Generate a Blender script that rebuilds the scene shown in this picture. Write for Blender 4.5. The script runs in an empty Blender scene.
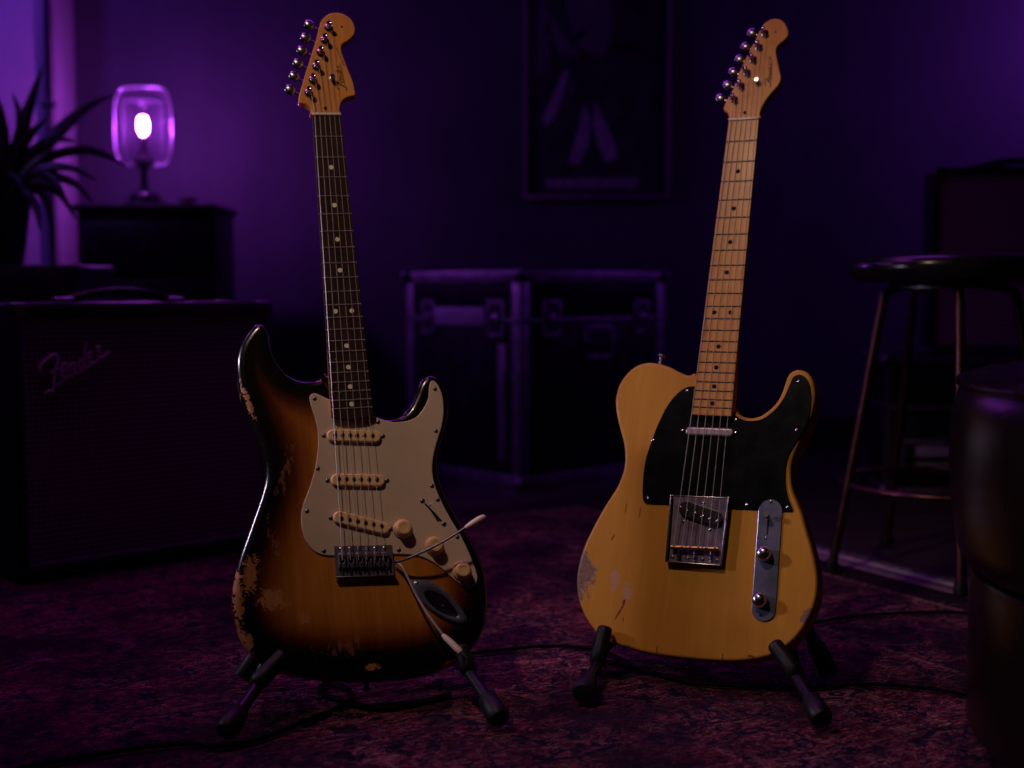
import bpy, bmesh, math, random
from mathutils import Vector, Matrix, noise
from mathutils.geometry import delaunay_2d_cdt
rnd = random.Random(7)
S = bpy.context.scene
COL = S.collection
R = math.radians
# ------------------------------------------------------------------ camera
FPX = 1256.0
PITCH = math.atan(94 / FPX)
CAMZ = 0.55
cd = bpy.data.cameras.new('camera'); cam = bpy.data.objects.new('camera', cd); COL.objects.link(cam)
cam.location = (0, 0, CAMZ); cam.rotation_euler = (math.pi / 2 - PITCH, 0, 0)
cd.sensor_width = 36; cd.lens = 36 * FPX / 1024; cd.clip_start = 0.02
cd.dof.use_dof = True; cd.dof.focus_distance = 1.70; cd.dof.aperture_fstop = 2.6
S.camera = cam
# ------------------------------------------------------------------ world, view
S.view_settings.view_transform = 'Standard'; S.view_settings.look = 'None'
S.view_settings.exposure = 0.0; S.view_settings.gamma = 1.0; S.view_settings.use_curve_mapping = False
w = bpy.data.worlds.new('world'); S.world = w; w.use_nodes = True
w.node_tree.nodes['Background'].inputs[0].default_value = (0.35, 0.12, 0.9, 1)
w.node_tree.nodes['Background'].inputs[1].default_value = 0.004
# ------------------------------------------------------------------ lights
def aim(o, t):
    o.rotation_euler = (Vector(t) - o.location).to_track_quat('-Z', 'Y').to_euler()
def area(name, loc, to, power, color, size, sy=None, spread=180):
    l = bpy.data.lights.new(name, 'AREA'); l.energy = power; l.color = color; l.size = size
    if sy: l.shape = 'RECTANGLE'; l.size_y = sy
    l.spread = R(spread)
    o = bpy.data.objects.new(name, l); COL.objects.link(o); o.location = loc; aim(o, to); return o
def spot(name, loc, to, power, color, angle, blend, soft):
    l = bpy.data.lights.new(name, 'SPOT'); l.energy = power; l.color = color
    l.spot_size = R(angle); l.spot_blend = blend; l.shadow_soft_size = soft
    o = bpy.data.objects.new(name, l); COL.objects.link(o); o.location = loc; aim(o, to); return o
# warm studio spotlight, up and to the left of the guitars
spot('key_spotlight', (-0.78, 0.72, 2.32), (0.08, 1.76, 0.60), 60, (1.0, 0.71, 0.50), 42, 1.0, 0.06)
# violet stage washes
area('stage_wash', (0.2, 3.0, 2.5), (0.0, 1.8, 0.0), 2.7, (0.46, 0.06, 1.0), 1.6, 0.6, 110)
area('floor_wash', (-0.9, 2.3, 2.5), (-0.3, 1.6, 0.0), 2.4, (0.80, 0.07, 0.85), 0.6, None, 95)
area('edge_light', (-1.7, 1.62, 0.95), (0.0, 1.66, 0.42), 0.75, (0.88, 0.70, 1.0), 0.16, None, 42)
area('wall_wash', (-2.05, 3.35, 2.0), (-1.72, 4.2, 1.35), 6.0, (0.22, 0.06, 1.0), 0.25)
area('corner_wash', (2.25, 3.85, 1.5), (1.8, 4.4, 1.25), 4.5, (0.34, 0.05, 1.0), 0.2)
area('rim_light', (-2.0, 2.6, 1.9), (0.2, 1.7, 0.6), 1.6, (0.5, 0.22, 1.0), 0.25)

# ------------------------------------------------------------------ projection helpers (measuring on the photograph)
_F = Vector((0, math.cos(PITCH), -math.sin(PITCH))); _U = Vector((0, math.sin(PITCH), math.cos(PITCH)))
CAM = Vector((0, 0, CAMZ))
def ray(u, v): return _F + Vector((1, 0, 0)) * ((u - 512) / FPX) - _U * ((v - 384) / FPX)
def at(u, v, y): d = ray(u, v); return CAM + d * (y / d.y)
def floor_pt(u, v, z=0.008): d = ray(u, v); return CAM + d * ((z - CAMZ) / d.z)

# ------------------------------------------------------------------ materials
class NT:
    def __init__(s, name):
        s.m = bpy.data.materials.new(name); s.m.use_nodes = True; s.t = s.m.node_tree; s.t.nodes.clear()
        s.out = s.t.nodes.new('ShaderNodeOutputMaterial'); s.b = None
    def n(s, kind, **kw):
        nd = s.t.nodes.new('ShaderNode' + kind)
        for k, v in kw.items():
            if k.startswith('i_'):
                key = k[2:]; key = int(key) if key.isdigit() else key.replace('_', ' ')
                s.set(nd.inputs[key], v)
            else: setattr(nd, k, v)
        return nd
    def set(s, inp, v):
        if isinstance(v, bpy.types.NodeSocket): s.t.links.new(v, inp)
        elif isinstance(v, (tuple, list)) and len(v) == 3 and inp.type == 'RGBA': inp.default_value = (*v, 1)
        else: inp.default_value = v
    def bsdf(s, **kw):
        s.b = s.n('BsdfPrincipled'); s.t.links.new(s.b.outputs[0], s.out.inputs[0])
        for k, v in kw.items(): s.set(s.b.inputs[k.replace('_', ' ')], v)
        return s.b
    def coord(s, kind='Object', loc=(0, 0, 0), rot=(0, 0, 0), scale=(1, 1, 1), tex=False):
        c = s.n('TexCoord'); mp = s.n('Mapping', vector_type='TEXTURE' if tex else 'POINT')
        s.set(mp.inputs[0], c.outputs[kind]); mp.inputs['Location'].default_value = loc
        mp.inputs['Rotation'].default_value = rot; mp.inputs['Scale'].default_value = scale
        return mp.outputs[0]
    def noise(s, vec, scale, detail=4, rough=0.5, dist=0):
        nd = s.n('TexNoise'); s.set(nd.inputs['Vector'], vec)
        for k, v in (('Scale', scale), ('Detail', detail), ('Roughness', rough), ('Distortion', dist)): nd.inputs[k].default_value = v
        return nd.outputs['Fac']
    def ramp(s, fac, stops, interp='LINEAR'):
        nd = s.n('ValToRGB'); s.set(nd.inputs[0], fac); cr = nd.color_ramp; cr.interpolation = interp
        while len(cr.elements) < len(stops): cr.elements.new(0.5)
        for e, (p, c) in zip(cr.elements, stops):
            e.position = p; e.color = (c, c, c, 1) if isinstance(c, (int, float)) else (*c, 1)
        return nd.outputs[0]
    def math(s, op, a, b=0.0, c=None, clamp=False):
        nd = s.n('Math', operation=op, use_clamp=clamp); s.set(nd.inputs[0], a); s.set(nd.inputs[1], b)
        if c is not None: s.set(nd.inputs[2], c)
        return nd.outputs[0]
    def mix(s, f, a, b, blend='MIX'):
        nd = s.n('Mix', data_type='RGBA', blend_type=blend)
        s.set(nd.inputs[0], f); s.set(nd.inputs[6], a); s.set(nd.inputs[7], b); return nd.outputs[2]
    def bump(s, h, strength=0.3, dist=0.001):
        nd = s.n('Bump'); s.set(nd.inputs['Height'], h); nd.inputs['Strength'].default_value = strength
        nd.inputs['Distance'].default_value = dist; s.set(s.b.inputs['Normal'], nd.outputs[0])
    def blob(s, cx, cy, rx, ry, ang=0):
        v = s.coord('Object', loc=(cx, cy, 0), rot=(0, 0, ang), scale=(rx, ry, 1000), tex=True)
        l = s.n('VectorMath', operation='LENGTH'); s.set(l.inputs[0], v)
        return s.math('SUBTRACT', 1.0, l.outputs['Value'])
    def attr(s, name): return s.n('Attribute', attribute_name=name).outputs['Fac']

def simple(name, col, rough=0.5, metal=0.0, var=0.15, scale=60, bump=0.0, coat=0.0, spec=0.5, bscale=None):
    t = NT(name); v = t.coord(); f = t.noise(v, scale, 5, 0.6)
    c1 = tuple(max(0, c * (1 - var)) for c in col); c2 = tuple(min(1, c * (1 + var)) for c in col)
    t.bsdf(Base_Color=t.ramp(f, [(0.3, c1), (0.7, c2)]), Metallic=metal)
    t.set(t.b.inputs['Roughness'], t.ramp(f, [(0.3, max(0.02, rough * 0.8)), (0.75, min(1, rough * 1.25))]))
    t.b.inputs['Coat Weight'].default_value = coat; t.b.inputs['Coat Roughness'].default_value = 0.08
    t.b.inputs['Specular IOR Level'].default_value = spec
    if bump: t.bump(t.noise(v, bscale or scale * 4, 3), bump, 0.002)
    return t.m

M = {}
M['chrome'] = simple('worn_chrome', (0.50, 0.50, 0.55), 0.22, 1.0, 0.12, 90)
M['nickel'] = simple('aged_nickel', (0.32, 0.31, 0.40), 0.27, 1.0, 0.25, 40)
M['dark_steel'] = simple('tarnished_steel', (0.16, 0.15, 0.18), 0.4, 1.0, 0.3, 60)
M['brass'] = simple('aged_brass', (0.45, 0.28, 0.12), 0.35, 1.0, 0.2, 80)
M['bone'] = simple('aged_bone', (0.72, 0.62, 0.52), 0.35, 0, 0.06, 60)
M['cream'] = simple('aged_cream_plastic', (0.86, 0.54, 0.29), 0.32, 0, 0.08, 60)
M['arm_lilac'] = simple('pale_arm_metal', (0.50, 0.42, 0.52), 0.35, 0.35, 0.08, 60)
M['plate_blue'] = simple('dull_chrome_plate', (0.20, 0.22, 0.34), 0.28, 0.6, 0.15, 40)
M['plate_violet'] = simple('tarnished_violet_plate', (0.24, 0.19, 0.28), 0.3, 0.6, 0.2, 40)
M['tipcream'] = simple('yellowed_plastic', (0.70, 0.56, 0.46), 0.35, 0, 0.06, 60)
M['black_plastic'] = simple('black_plastic', (0.014, 0.013, 0.014), 0.28, 0, 0.2, 60)
M['blackguard'] = simple('black_lacquered_guard', (0.004, 0.005, 0.006), 0.22, 0, 0.25, 30, spec=0.15)
M['rubber'] = simple('black_rubber', (0.006, 0.006, 0.007), 0.5, 0, 0.2, 80, spec=0.25)
M['stand_metal'] = simple('black_powder_coat', (0.007, 0.007, 0.010), 0.32, 0.0, 0.2, 80, spec=0.3)
M['string'] = simple('string_steel', (0.46, 0.42, 0.43), 0.42, 0.25, 0.05, 60)
M['fret'] = simple('fret_nickel', (0.62, 0.58, 0.58), 0.3, 0.9, 0.05, 60)
M['fret_dark'] = simple('fret_worn_dark', (0.10, 0.08, 0.08), 0.4, 0.9, 0.05, 60)
M['inlay'] = simple('clay_inlay', (0.85, 0.78, 0.66), 0.4, 0, 0.04, 60)
M['inlay_dark'] = simple('black_inlay', (0.008, 0.005, 0.004), 0.7, 0, 0.04, 60, spec=0.1)
M['decal'] = simple('dark_decal_ink', (0.05, 0.025, 0.012), 0.5, 0, 0.1, 60)
M['tolex'] = simple('black_tolex', (0.010, 0.009, 0.012), 0.42, 0, 0.3, 200, bump=0.5, bscale=900)
M['logo'] = simple('brushed_logo_metal', (0.92, 0.78, 0.80), 0.5, 0.0, 0.1, 60)
M['alu'] = simple('scuffed_aluminium', (0.35, 0.31, 0.38), 0.42, 0.75, 0.3, 25)
M['dull_edge'] = simple('dull_dark_edge_metal', (0.13, 0.10, 0.14), 0.5, 0.6, 0.3, 25)
M['case'] = simple('black_laminate', (0.012, 0.011, 0.016), 0.35, 0, 0.4, 18, bump=0.2, bscale=400)
M['darkwood'] = simple('dark_stained_wood', (0.020, 0.012, 0.012), 0.4, 0, 0.4, 14, bump=0.2)
M['pot'] = simple('dark_glazed_pot', (0.025, 0.02, 0.025), 0.35, 0, 0.2, 20)
M['leaf'] = simple('plant_leaf', (0.035, 0.05, 0.035), 0.4, 0, 0.4, 30)
lt_ = M['leaf'].node_tree; pb_ = [n for n in lt_.nodes if n.type == 'BSDF_PRINCIPLED'][0]; ou_ = [n for n in lt_.nodes if n.type == 'OUTPUT_MATERIAL'][0]
tr_ = lt_.nodes.new('ShaderNodeBsdfTranslucent'); tr_.inputs[0].default_value = (0.30, 0.26, 0.25, 1); mx_ = lt_.nodes.new('ShaderNodeMixShader'); mx_.inputs[0].default_value = 0.3
lt_.links.new(pb_.outputs[0], mx_.inputs[1]); lt_.links.new(tr_.outputs[0], mx_.inputs[2]); lt_.links.new(mx_.outputs[0], ou_.inputs[0])
M['soil'] = simple('potting_soil', (0.02, 0.014, 0.01), 0.9, 0, 0.5, 90, bump=0.8)
M['cable'] = simple('cable_rubber', (0.003, 0.003, 0.004), 0.7, 0, 0.2, 90, spec=0.08)
M['seat_vinyl'] = simple('black_seat_vinyl', (0.012, 0.010, 0.014), 0.22, 0, 0.2, 30)
M['stool_tube'] = simple('copper_brown_tube', (0.10, 0.040, 0.040), 0.35, 0.9, 0.25, 40)
M['lamp_metal'] = simple('dark_lamp_metal', (0.10, 0.08, 0.10), 0.3, 0.8, 0.2, 40)
M['ceramic'] = simple('pale_ceramic', (0.55, 0.42, 0.5), 0.35, 0, 0.1, 30)
M['label'] = simple('pale_label_plate', (0.40, 0.36, 0.44), 0.5, 0.1, 0.15, 30)

def leather():
    t = NT('brown_leather'); v = t.coord(); f = t.noise(v, 9, 6, 0.65)
    t.bsdf(Base_Color=t.ramp(f, [(0.3, (0.004, 0.002, 0.0018)), (0.75, (0.010, 0.0045, 0.0035))]), Roughness=0.24); t.b.inputs['Specular IOR Level'].default_value = 0.25
    vo = t.n('TexVoronoi'); t.set(vo.inputs['Vector'], v); vo.inputs['Scale'].default_value = 260
    h = t.math('ADD', t.math('MULTIPLY', vo.outputs[0], 0.4), t.noise(v, 12, 4))
    t.bump(h, 0.2, 0.003); return t.m
M['leather'] = leather()

def wood_neck(name, a, b, c, rough=0.3, spots=False):
    t = NT(name)
    v = t.coord(scale=(1, 0.06, 1)); f = t.noise(v, 160, 6, 0.6, 0.5)
    v2 = t.coord(scale=(1, 0.3, 1)); g = t.noise(v2, 22, 4, 0.6)
    col = t.mix(0.5, t.ramp(f, [(0.32, a), (0.55, b), (0.75, c)]), t.ramp(g, [(0.3, a), (0.6, b), (0.8, c)]))
    if spots:
        # playing wear: darkened streaks along the fingerboard
        s_ = t.noise(t.coord(scale=(1, 0.12, 1)), 130, 3, 0.7)
        col = t.mix(t.ramp(s_, [(0.56, 0), (0.70, 0.55)]), col, (0.20, 0.09, 0.05))
    t.bsdf(Base_Color=col, Roughness=rough); t.b.inputs['Coat Weight'].default_value = 0.02 if rough < 0.5 else 0.0
    t.b.inputs['Coat Roughness'].default_value = 0.15; t.b.inputs['Specular IOR Level'].default_value = 0.10 if rough < 0.5 else 0.04
    t.bump(f, 0.08, 0.0005); return t.m
M['maple_aged'] = wood_neck('amber_maple', (0.56, 0.21, 0.055), (0.68, 0.28, 0.078), (0.80, 0.35, 0.10))
M['maple_board'] = wood_neck('maple_fingerboard', (0.48, 0.21, 0.065), (0.64, 0.31, 0.105), (0.76, 0.40, 0.15), 0.3, True)
M['rosewood'] = wood_neck('rosewood', (0.020, 0.010, 0.013), (0.042, 0.020, 0.024), (0.070, 0.034, 0.038), 0.6)

def tele_paint():
    t = NT('butterscotch_lacquer')
    vg = t.coord(scale=(1, 0.07, 1)); grain = t.noise(vg, 90, 5, 0.6, 0.3); big = t.noise(t.coord(), 14, 5, 0.6)
    col = t.ramp(grain, [(0.3, (0.47, 0.215, 0.028)), (0.7, (0.54, 0.265, 0.036))])
    col = t.mix(t.ramp(big, [(0.35, 0.0), (0.75, 0.35)]), col, (0.42, 0.185, 0.026))
    jag = t.noise(t.coord(), 55, 8, 0.7); fine = t.noise(t.coord(), 190, 6, 0.7)
    edge = t.attr('edge')
    return t, col, jag, fine, edge
# (finished in the guitar builder, where the worn spots are known)

# ------------------------------------------------------------------ mesh helpers
def link(o, parent=None):
    COL.objects.link(o)
    if parent: o.parent = parent
    return o
def mk(name, me, mat, parent=None, smooth=None, angle=40):
    o = bpy.data.objects.new(name, me)
    if mat and not me.materials: me.materials.append(mat)
    if smooth == 'all': me.shade_smooth()
    elif smooth == 'auto':
        me.shade_smooth()
        try: me.set_sharp_from_angle(angle=R(angle))
        except Exception: pass
    return link(o, parent)
def from_bm(bm, name):
    me = bpy.data.meshes.new(name); bmesh.ops.recalc_face_normals(bm, faces=bm.faces); bm.to_mesh(me); bm.free(); return me
def tag(o, label, cat, group=None):
    o['label'] = label; o['category'] = cat
    if group: o['group'] = group
    return o
def thing(name, label, cat, loc=(0, 0, 0), rz=0, group=None, mat=None):
    o = bpy.data.objects.new(name, None); COL.objects.link(o); o.empty_display_size = 0.05
    if mat is not None: o.matrix_world = mat
    else: o.location = loc; o.rotation_euler = (0, 0, rz)
    return tag(o, label, cat, group)
def struct(o): o['kind'] = 'structure'; return o

def spline(pts, n=None, closed=True, per=6):
    P = [Vector(p) for p in pts]; N = len(P); out = []
    rng = range(N if closed else N - 1)
    for i in rng:
        if closed: a, b, c, d = P[i - 1], P[i], P[(i + 1) % N], P[(i + 2) % N]
        else: a, b, c, d = P[max(i - 1, 0)], P[i], P[i + 1], P[min(i + 2, N - 1)]
        for k in range(per):
            s = k / per
            out.append(0.5 * ((2 * b) + (c - a) * s + (2 * a - 5 * b + 4 * c - d) * s * s + (3 * b - a - 3 * c + d) * s ** 3))
    if not closed: out.append(P[-1])
    return out
def resample(P, step, closed=True):
    Q = P + [P[0]] if closed else P; L = [0]
    for a, b in zip(Q, Q[1:]): L.append(L[-1] + (b - a).length)
    n = max(8, int(L[-1] / step)); out = []; j = 0
    for i in range(n if closed else n + 1):
        s = L[-1] * i / n
        while j < len(L) - 2 and L[j + 1] < s: j += 1
        f = (s - L[j]) / max(1e-9, L[j + 1] - L[j]); out.append(Q[j].lerp(Q[j + 1], min(1, f)))
    return out
def ccw(P): return P if sum(a.x * b.y - b.x * a.y for a, b in zip(P, P[1:] + P[:1])) > 0 else P[::-1]
def inset(P, d):
    n = len(P); out = []
    for i in range(n):
        t = (P[(i + 1) % n] - P[i - 1]); nn = Vector((-t.y, t.x))
        out.append(P[i] + nn.normalized() * d if nn.length > 1e-9 else P[i].copy())
    return out
def inside(p, P):
    c = False; n = len(P); x, y = p
    for i in range(n):
        a, b = P[i], P[i - 1]
        if (a.y > y) != (b.y > y) and x < (b.x - a.x) * (y - a.y) / (b.y - a.y) + a.x: c = not c
    return c
def dist_to(p, P):
    m = 9
    for i in range(len(P)):
        a, b = P[i - 1], P[i]; ab = b - a; L = ab.length_squared
        s = 0 if L == 0 else max(0, min(1, (p - a).dot(ab) / L)); m = min(m, (a + ab * s - p).length)
    return m
def cdt_fill(P, grid=None, margin=0.003):
    pts = [p.copy() for p in P]; n = len(P)
    if grid:
        xs = [p.x for p in P]; ys = [p.y for p in P]
        y = min(ys) + grid / 2; r = 0
        while y < max(ys):
            x = min(xs) + (grid / 2 if r % 2 else 0)
            while x < max(xs):
                q = Vector((x, y))
                if inside(q, P) and dist_to(q, P) > margin: pts.append(q)
                x += grid
            y += grid * 0.87; r += 1
    res = delaunay_2d_cdt(pts, [], [list(range(n))], 1, 1e-6)
    return res[0], [f for f in res[2]]
def slab(P, top, thick, r=0.0, seg=4, grid=None, rb=None, edge_attr=False, name='slab'):
    """P: 2-D outline; front face at z=top, thickness thick, rounded edge radius r (front) and rb (back)."""
    P = ccw([Vector((p.x, p.y)) for p in P]); n = len(P); rb = r if rb is None else rb
    rings = []
    if r > 0:
        for k in range(seg + 1):
            a = math.pi / 2 * k / seg; rings.append((inset(P, r * (1 - math.sin(a))), top - r * (1 - math.cos(a))))
    else: rings.append((P, top))
    if rb > 0:
        for k in range(seg + 1):
            a = math.pi / 2 * k / seg; rings.append((inset(P, rb * (1 - math.cos(a))), top - thick + rb * (1 - math.sin(a))))
    else: rings.append((P, top - thick))
    verts = []; faces = []
    for Q, z in rings: verts += [(q.x, q.y, z) for q in Q]
    for k in range(len(rings) - 1):
        for i in range(n):
            j = (i + 1) % n; faces.append((k * n + i, (k + 1) * n + i, (k + 1) * n + j, k * n + j))
    base = len(verts); side_n = len(faces)
    def cap(Q, z, off, flip, g):
        vs, fs = cdt_fill(Q, g); mp = {}
        for i, vv in enumerate(vs):
            if i < n and (vv - Q[i]).length < 1e-5: mp[i] = off + i
            else: mp[i] = len(verts); verts.append((vv.x, vv.y, z))
        for f in fs:
            f = [mp[i] for i in f]; faces.append(tuple(f[::-1]) if flip else tuple(f))
    cap(rings[0][0], rings[0][1], 0, False, grid)
    cap(rings[-1][0], rings[-1][1], (len(rings) - 1) * n, True, None)
    me = bpy.data.meshes.new(name); me.from_pydata(verts, [], faces); me.validate(); me.update()
    if edge_attr:
        at_ = me.attributes.new('edge', 'FLOAT', 'POINT')
        vals = []
        for i, vv in enumerate(me.vertices):
            if vv.co.z < top - 1e-5: vals.append(-(top - vv.co.z))
            else: vals.append(dist_to(Vector((vv.co.x, vv.co.y)), P))
        at_.data.foreach_set('value', vals)
    me.shade_smooth()
    try: me.set_sharp_from_angle(angle=R(35))
    except Exception: pass
    for p in me.polygons:
        if abs(p.normal.z) > 0.99999: p.use_smooth = False
    return me
def tube_mesh(pts, r, seg=8, per=6, smooth=True, name='tube', flat=1.0):
    P = [Vector(p) for p in pts]; rr = r if isinstance(r, (list, tuple)) else [r] * len(P)
    if smooth and len(P) > 2:
        Q = spline(P, closed=False, per=per); rad = []
        for i in range(len(Q)):
            s = i / per; k = min(int(s), len(P) - 2); f = s - k; rad.append(rr[k] * (1 - f) + rr[k + 1] * f)
    else: Q = P; rad = list(rr)
    verts = []; faces = []; up = None; n = len(Q)
    for i, q in enumerate(Q):
        t = (Q[min(i + 1, n - 1)] - Q[max(i - 1, 0)]).normalized()
        if up is None: up = t.orthogonal().normalized()
        up = (up - t * up.dot(t)).normalized(); b = t.cross(up)
        for k in range(seg):
            a = 2 * math.pi * k / seg; verts.append(q + (up * math.cos(a) + b * math.sin(a) * flat) * rad[i])
    for i in range(n - 1):
        for k in range(seg):
            j = (k + 1) % seg; faces.append((i * seg + k, i * seg + j, (i + 1) * seg + j, (i + 1) * seg + k))
    faces.append(tuple(range(seg))[::-1]); faces.append(tuple((n - 1) * seg + k for k in range(seg)))
    me = bpy.data.meshes.new(name); me.from_pydata([tuple(v) for v in verts], [], faces); me.update(); me.shade_smooth()
    try: me.set_sharp_from_angle(angle=R(50))
    except Exception: pass
    return me
def lathe_mesh(prof, seg=24, name='lathe', sharp=40, sx=1.0, sy=1.0, knurl=0.0):
    verts = []; faces = []; n = len(prof)
    for i, (r, z) in enumerate(prof):
        for k in range(seg):
            a = 2 * math.pi * k / seg; kk = 1 + (knurl if k % 2 else 0)
            verts.append((math.cos(a) * r * kk * sx, math.sin(a) * r * kk * sy, z))
    for i in range(n - 1):
        for k in range(seg):
            j = (k + 1) % seg; faces.append((i * seg + k, i * seg + j, (i + 1) * seg + j, (i + 1) * seg + k))
    faces.append(tuple(range(seg))[::-1]); faces.append(tuple((n - 1) * seg + k for k in range(seg)))
    me = bpy.data.meshes.new(name); me.from_pydata(verts, [], faces); me.update()
    bm = bmesh.new(); bm.from_mesh(me); bmesh.ops.recalc_face_normals(bm, faces=bm.faces)
    bm.to_mesh(me); bm.free(); me.shade_smooth()
    try: me.set_sharp_from_angle(angle=R(sharp))
    except Exception: pass
    return me
def box_mesh(x0, x1, y0, y1, z0, z1, bev=0.0, seg=2, name='box', M4=None):
    bm = bmesh.new(); bmesh.ops.create_cube(bm, size=1)
    for v in bm.verts: v.co = Vector(((x0 + x1) / 2 + v.co.x * (x1 - x0), (y0 + y1) / 2 + v.co.y * (y1 - y0), (z0 + z1) / 2 + v.co.z * (z1 - z0)))
    if bev > 0: bmesh.ops.bevel(bm, geom=bm.edges[:], offset=bev, segments=seg, affect='EDGES', profile=0.5)
    if M4: bmesh.ops.transform(bm, matrix=M4, verts=bm.verts)
    me = from_bm(bm, name); me.shade_smooth()
    try: me.set_sharp_from_angle(angle=R(30))
    except Exception: pass
    return me
def join_meshes(ms, name='joined'):
    bm = bmesh.new()
    for m in ms: bm.from_mesh(m)
    me = bpy.data.meshes.new(name); bm.to_mesh(me); bm.free(); me.shade_smooth()
    try: me.set_sharp_from_angle(angle=R(35))
    except Exception: pass
    return me
def capsule2(cx, cy, L, W, ang, n=12):
    out = []; h = (L - W) / 2
    for s in (1, -1):
        for k in range(n + 1):
            a = -math.pi / 2 + math.pi * k / n
            x = s * (h + W / 2 * math.cos(a)); y = s * W / 2 * math.sin(a); out.append((x, y))
    ca, sa = math.cos(ang), math.sin(ang)
    return [Vector((cx + x * ca - y * sa, cy + x * sa + y * ca)) for x, y in out]
def rrect(cx, cy, L, W, ang, r, n=4):
    out = []
    for sx, sy, a0 in ((1, 1, 0), (-1, 1, 90), (-1, -1, 180), (1, -1, 270)):
        for k in range(n + 1):
            a = R(a0 + 90 * k / n); out.append((sx * (L / 2 - r) + r * math.cos(a), sy * (W / 2 - r) + r * math.sin(a)))
    ca, sa = math.cos(ang), math.sin(ang)
    return [Vector((cx + x * ca - y * sa, cy + x * sa + y * ca)) for x, y in out]
def screw_mesh(r=0.003):
    return lathe_mesh([(r, -0.0005), (r, 0.0004), (r * 0.75, 0.0011), (r * 0.25, 0.0013), (r * 0.2, 0.0008)], 12, 'screw')

# =================================================================== ROOM
def plaster(name, c1, c2, sc=2.0):
    t = NT(name); v = t.coord('Object'); f = t.noise(v, sc, 8, 0.62, 0.4); g = t.noise(v, sc * 9, 5, 0.6)
    vs = t.coord('Object', scale=(1, 1, 0.15)); s = t.noise(vs, 5, 5, 0.6)
    col = t.mix(0.5, t.ramp(f, [(0.3, c1), (0.7, c2)]), t.ramp(s, [(0.3, c1), (0.7, c2)]))
    t.bsdf(Base_Color=col, Roughness=0.75); t.bump(t.math('ADD', f, t.math('MULTIPLY', g, 0.3)), 0.5, 0.01); return t.m
wall_m = plaster('dark_plaster', (0.035, 0.030, 0.045), (0.085, 0.066, 0.10))
pier_m = plaster('pale_plaster', (0.38, 0.29, 0.38), (0.60, 0.47, 0.57), 3)
ceil_m = simple('ceiling_paint', (0.03, 0.03, 0.035), 0.9)
def planks():
    t = NT('dark_floorboards'); v = t.coord('Object')
    br = t.n('TexBrick'); t.set(br.inputs['Vector'], v); br.inputs['Scale'].default_value = 1
    br.inputs['Brick Width'].default_value = 1.3; br.inputs['Row Height'].default_value = 0.11
    br.inputs['Mortar Size'].default_value = 0.003; t.set(br.inputs['Color1'], (0.020, 0.014, 0.013)); t.set(br.inputs['Color2'], (0.035, 0.024, 0.02)); t.set(br.inputs['Mortar'], (0.004, 0.003, 0.003))
    t.bsdf(Base_Color=br.outputs[0], Roughness=0.45); t.bump(br.outputs[1], -0.4, 0.003); return t.m
X0, X1, Y0, Y1, ZH = -2.5, 2.6, -1.6, 4.4, 2.8
struct(mk('floor', box_mesh(X0, X1, Y0, Y1, -0.05, 0.0), planks()))
struct(mk('ceiling', box_mesh(X0, X1, Y0, Y1, ZH, ZH + 0.05), ceil_m))
struct(mk('wall_back', box_mesh(X0, X1, Y1, Y1 + 0.1, 0, ZH), wall_m))
struct(mk('wall_left', box_mesh(X0 - 0.1, X0, Y0, Y1, 0, ZH), wall_m))
struct(mk('wall_right', box_mesh(X1, X1 + 0.1, Y0, Y1, 0, ZH), wall_m))
struct(mk('wall_front', box_mesh(X0, X1, Y0 - 0.1, Y0, 0, ZH), wall_m))
px_ = at(76, 100, 4.40).x
struct(mk('trim_1', box_mesh(X0, px_, 4.22, Y1, 0, ZH, 0.004), pier_m))
struct(mk('baseboard_back', box_mesh(px_, X1, Y1 - 0.018, Y1, 0, 0.11, 0.004), M['darkwood']))
# conduit on the pale pier
pc = thing('conduit_pipe', 'thin dark vertical conduit pipe running up the pale plaster pier', 'pipe', (at(46, 100, 4.18).x, 4.205, 0.0))
mk('pipe', tube_mesh([(0, 0, 0), (0, 0, ZH)], 0.012, 10), M['case'], pc)
for z in (0.5, 1.15, 1.75, 2.4):
    mk('pipe_clip', box_mesh(-0.02, 0.02, -0.014, 0.012, z, z + 0.018, 0.002), M['case'], pc)

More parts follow.
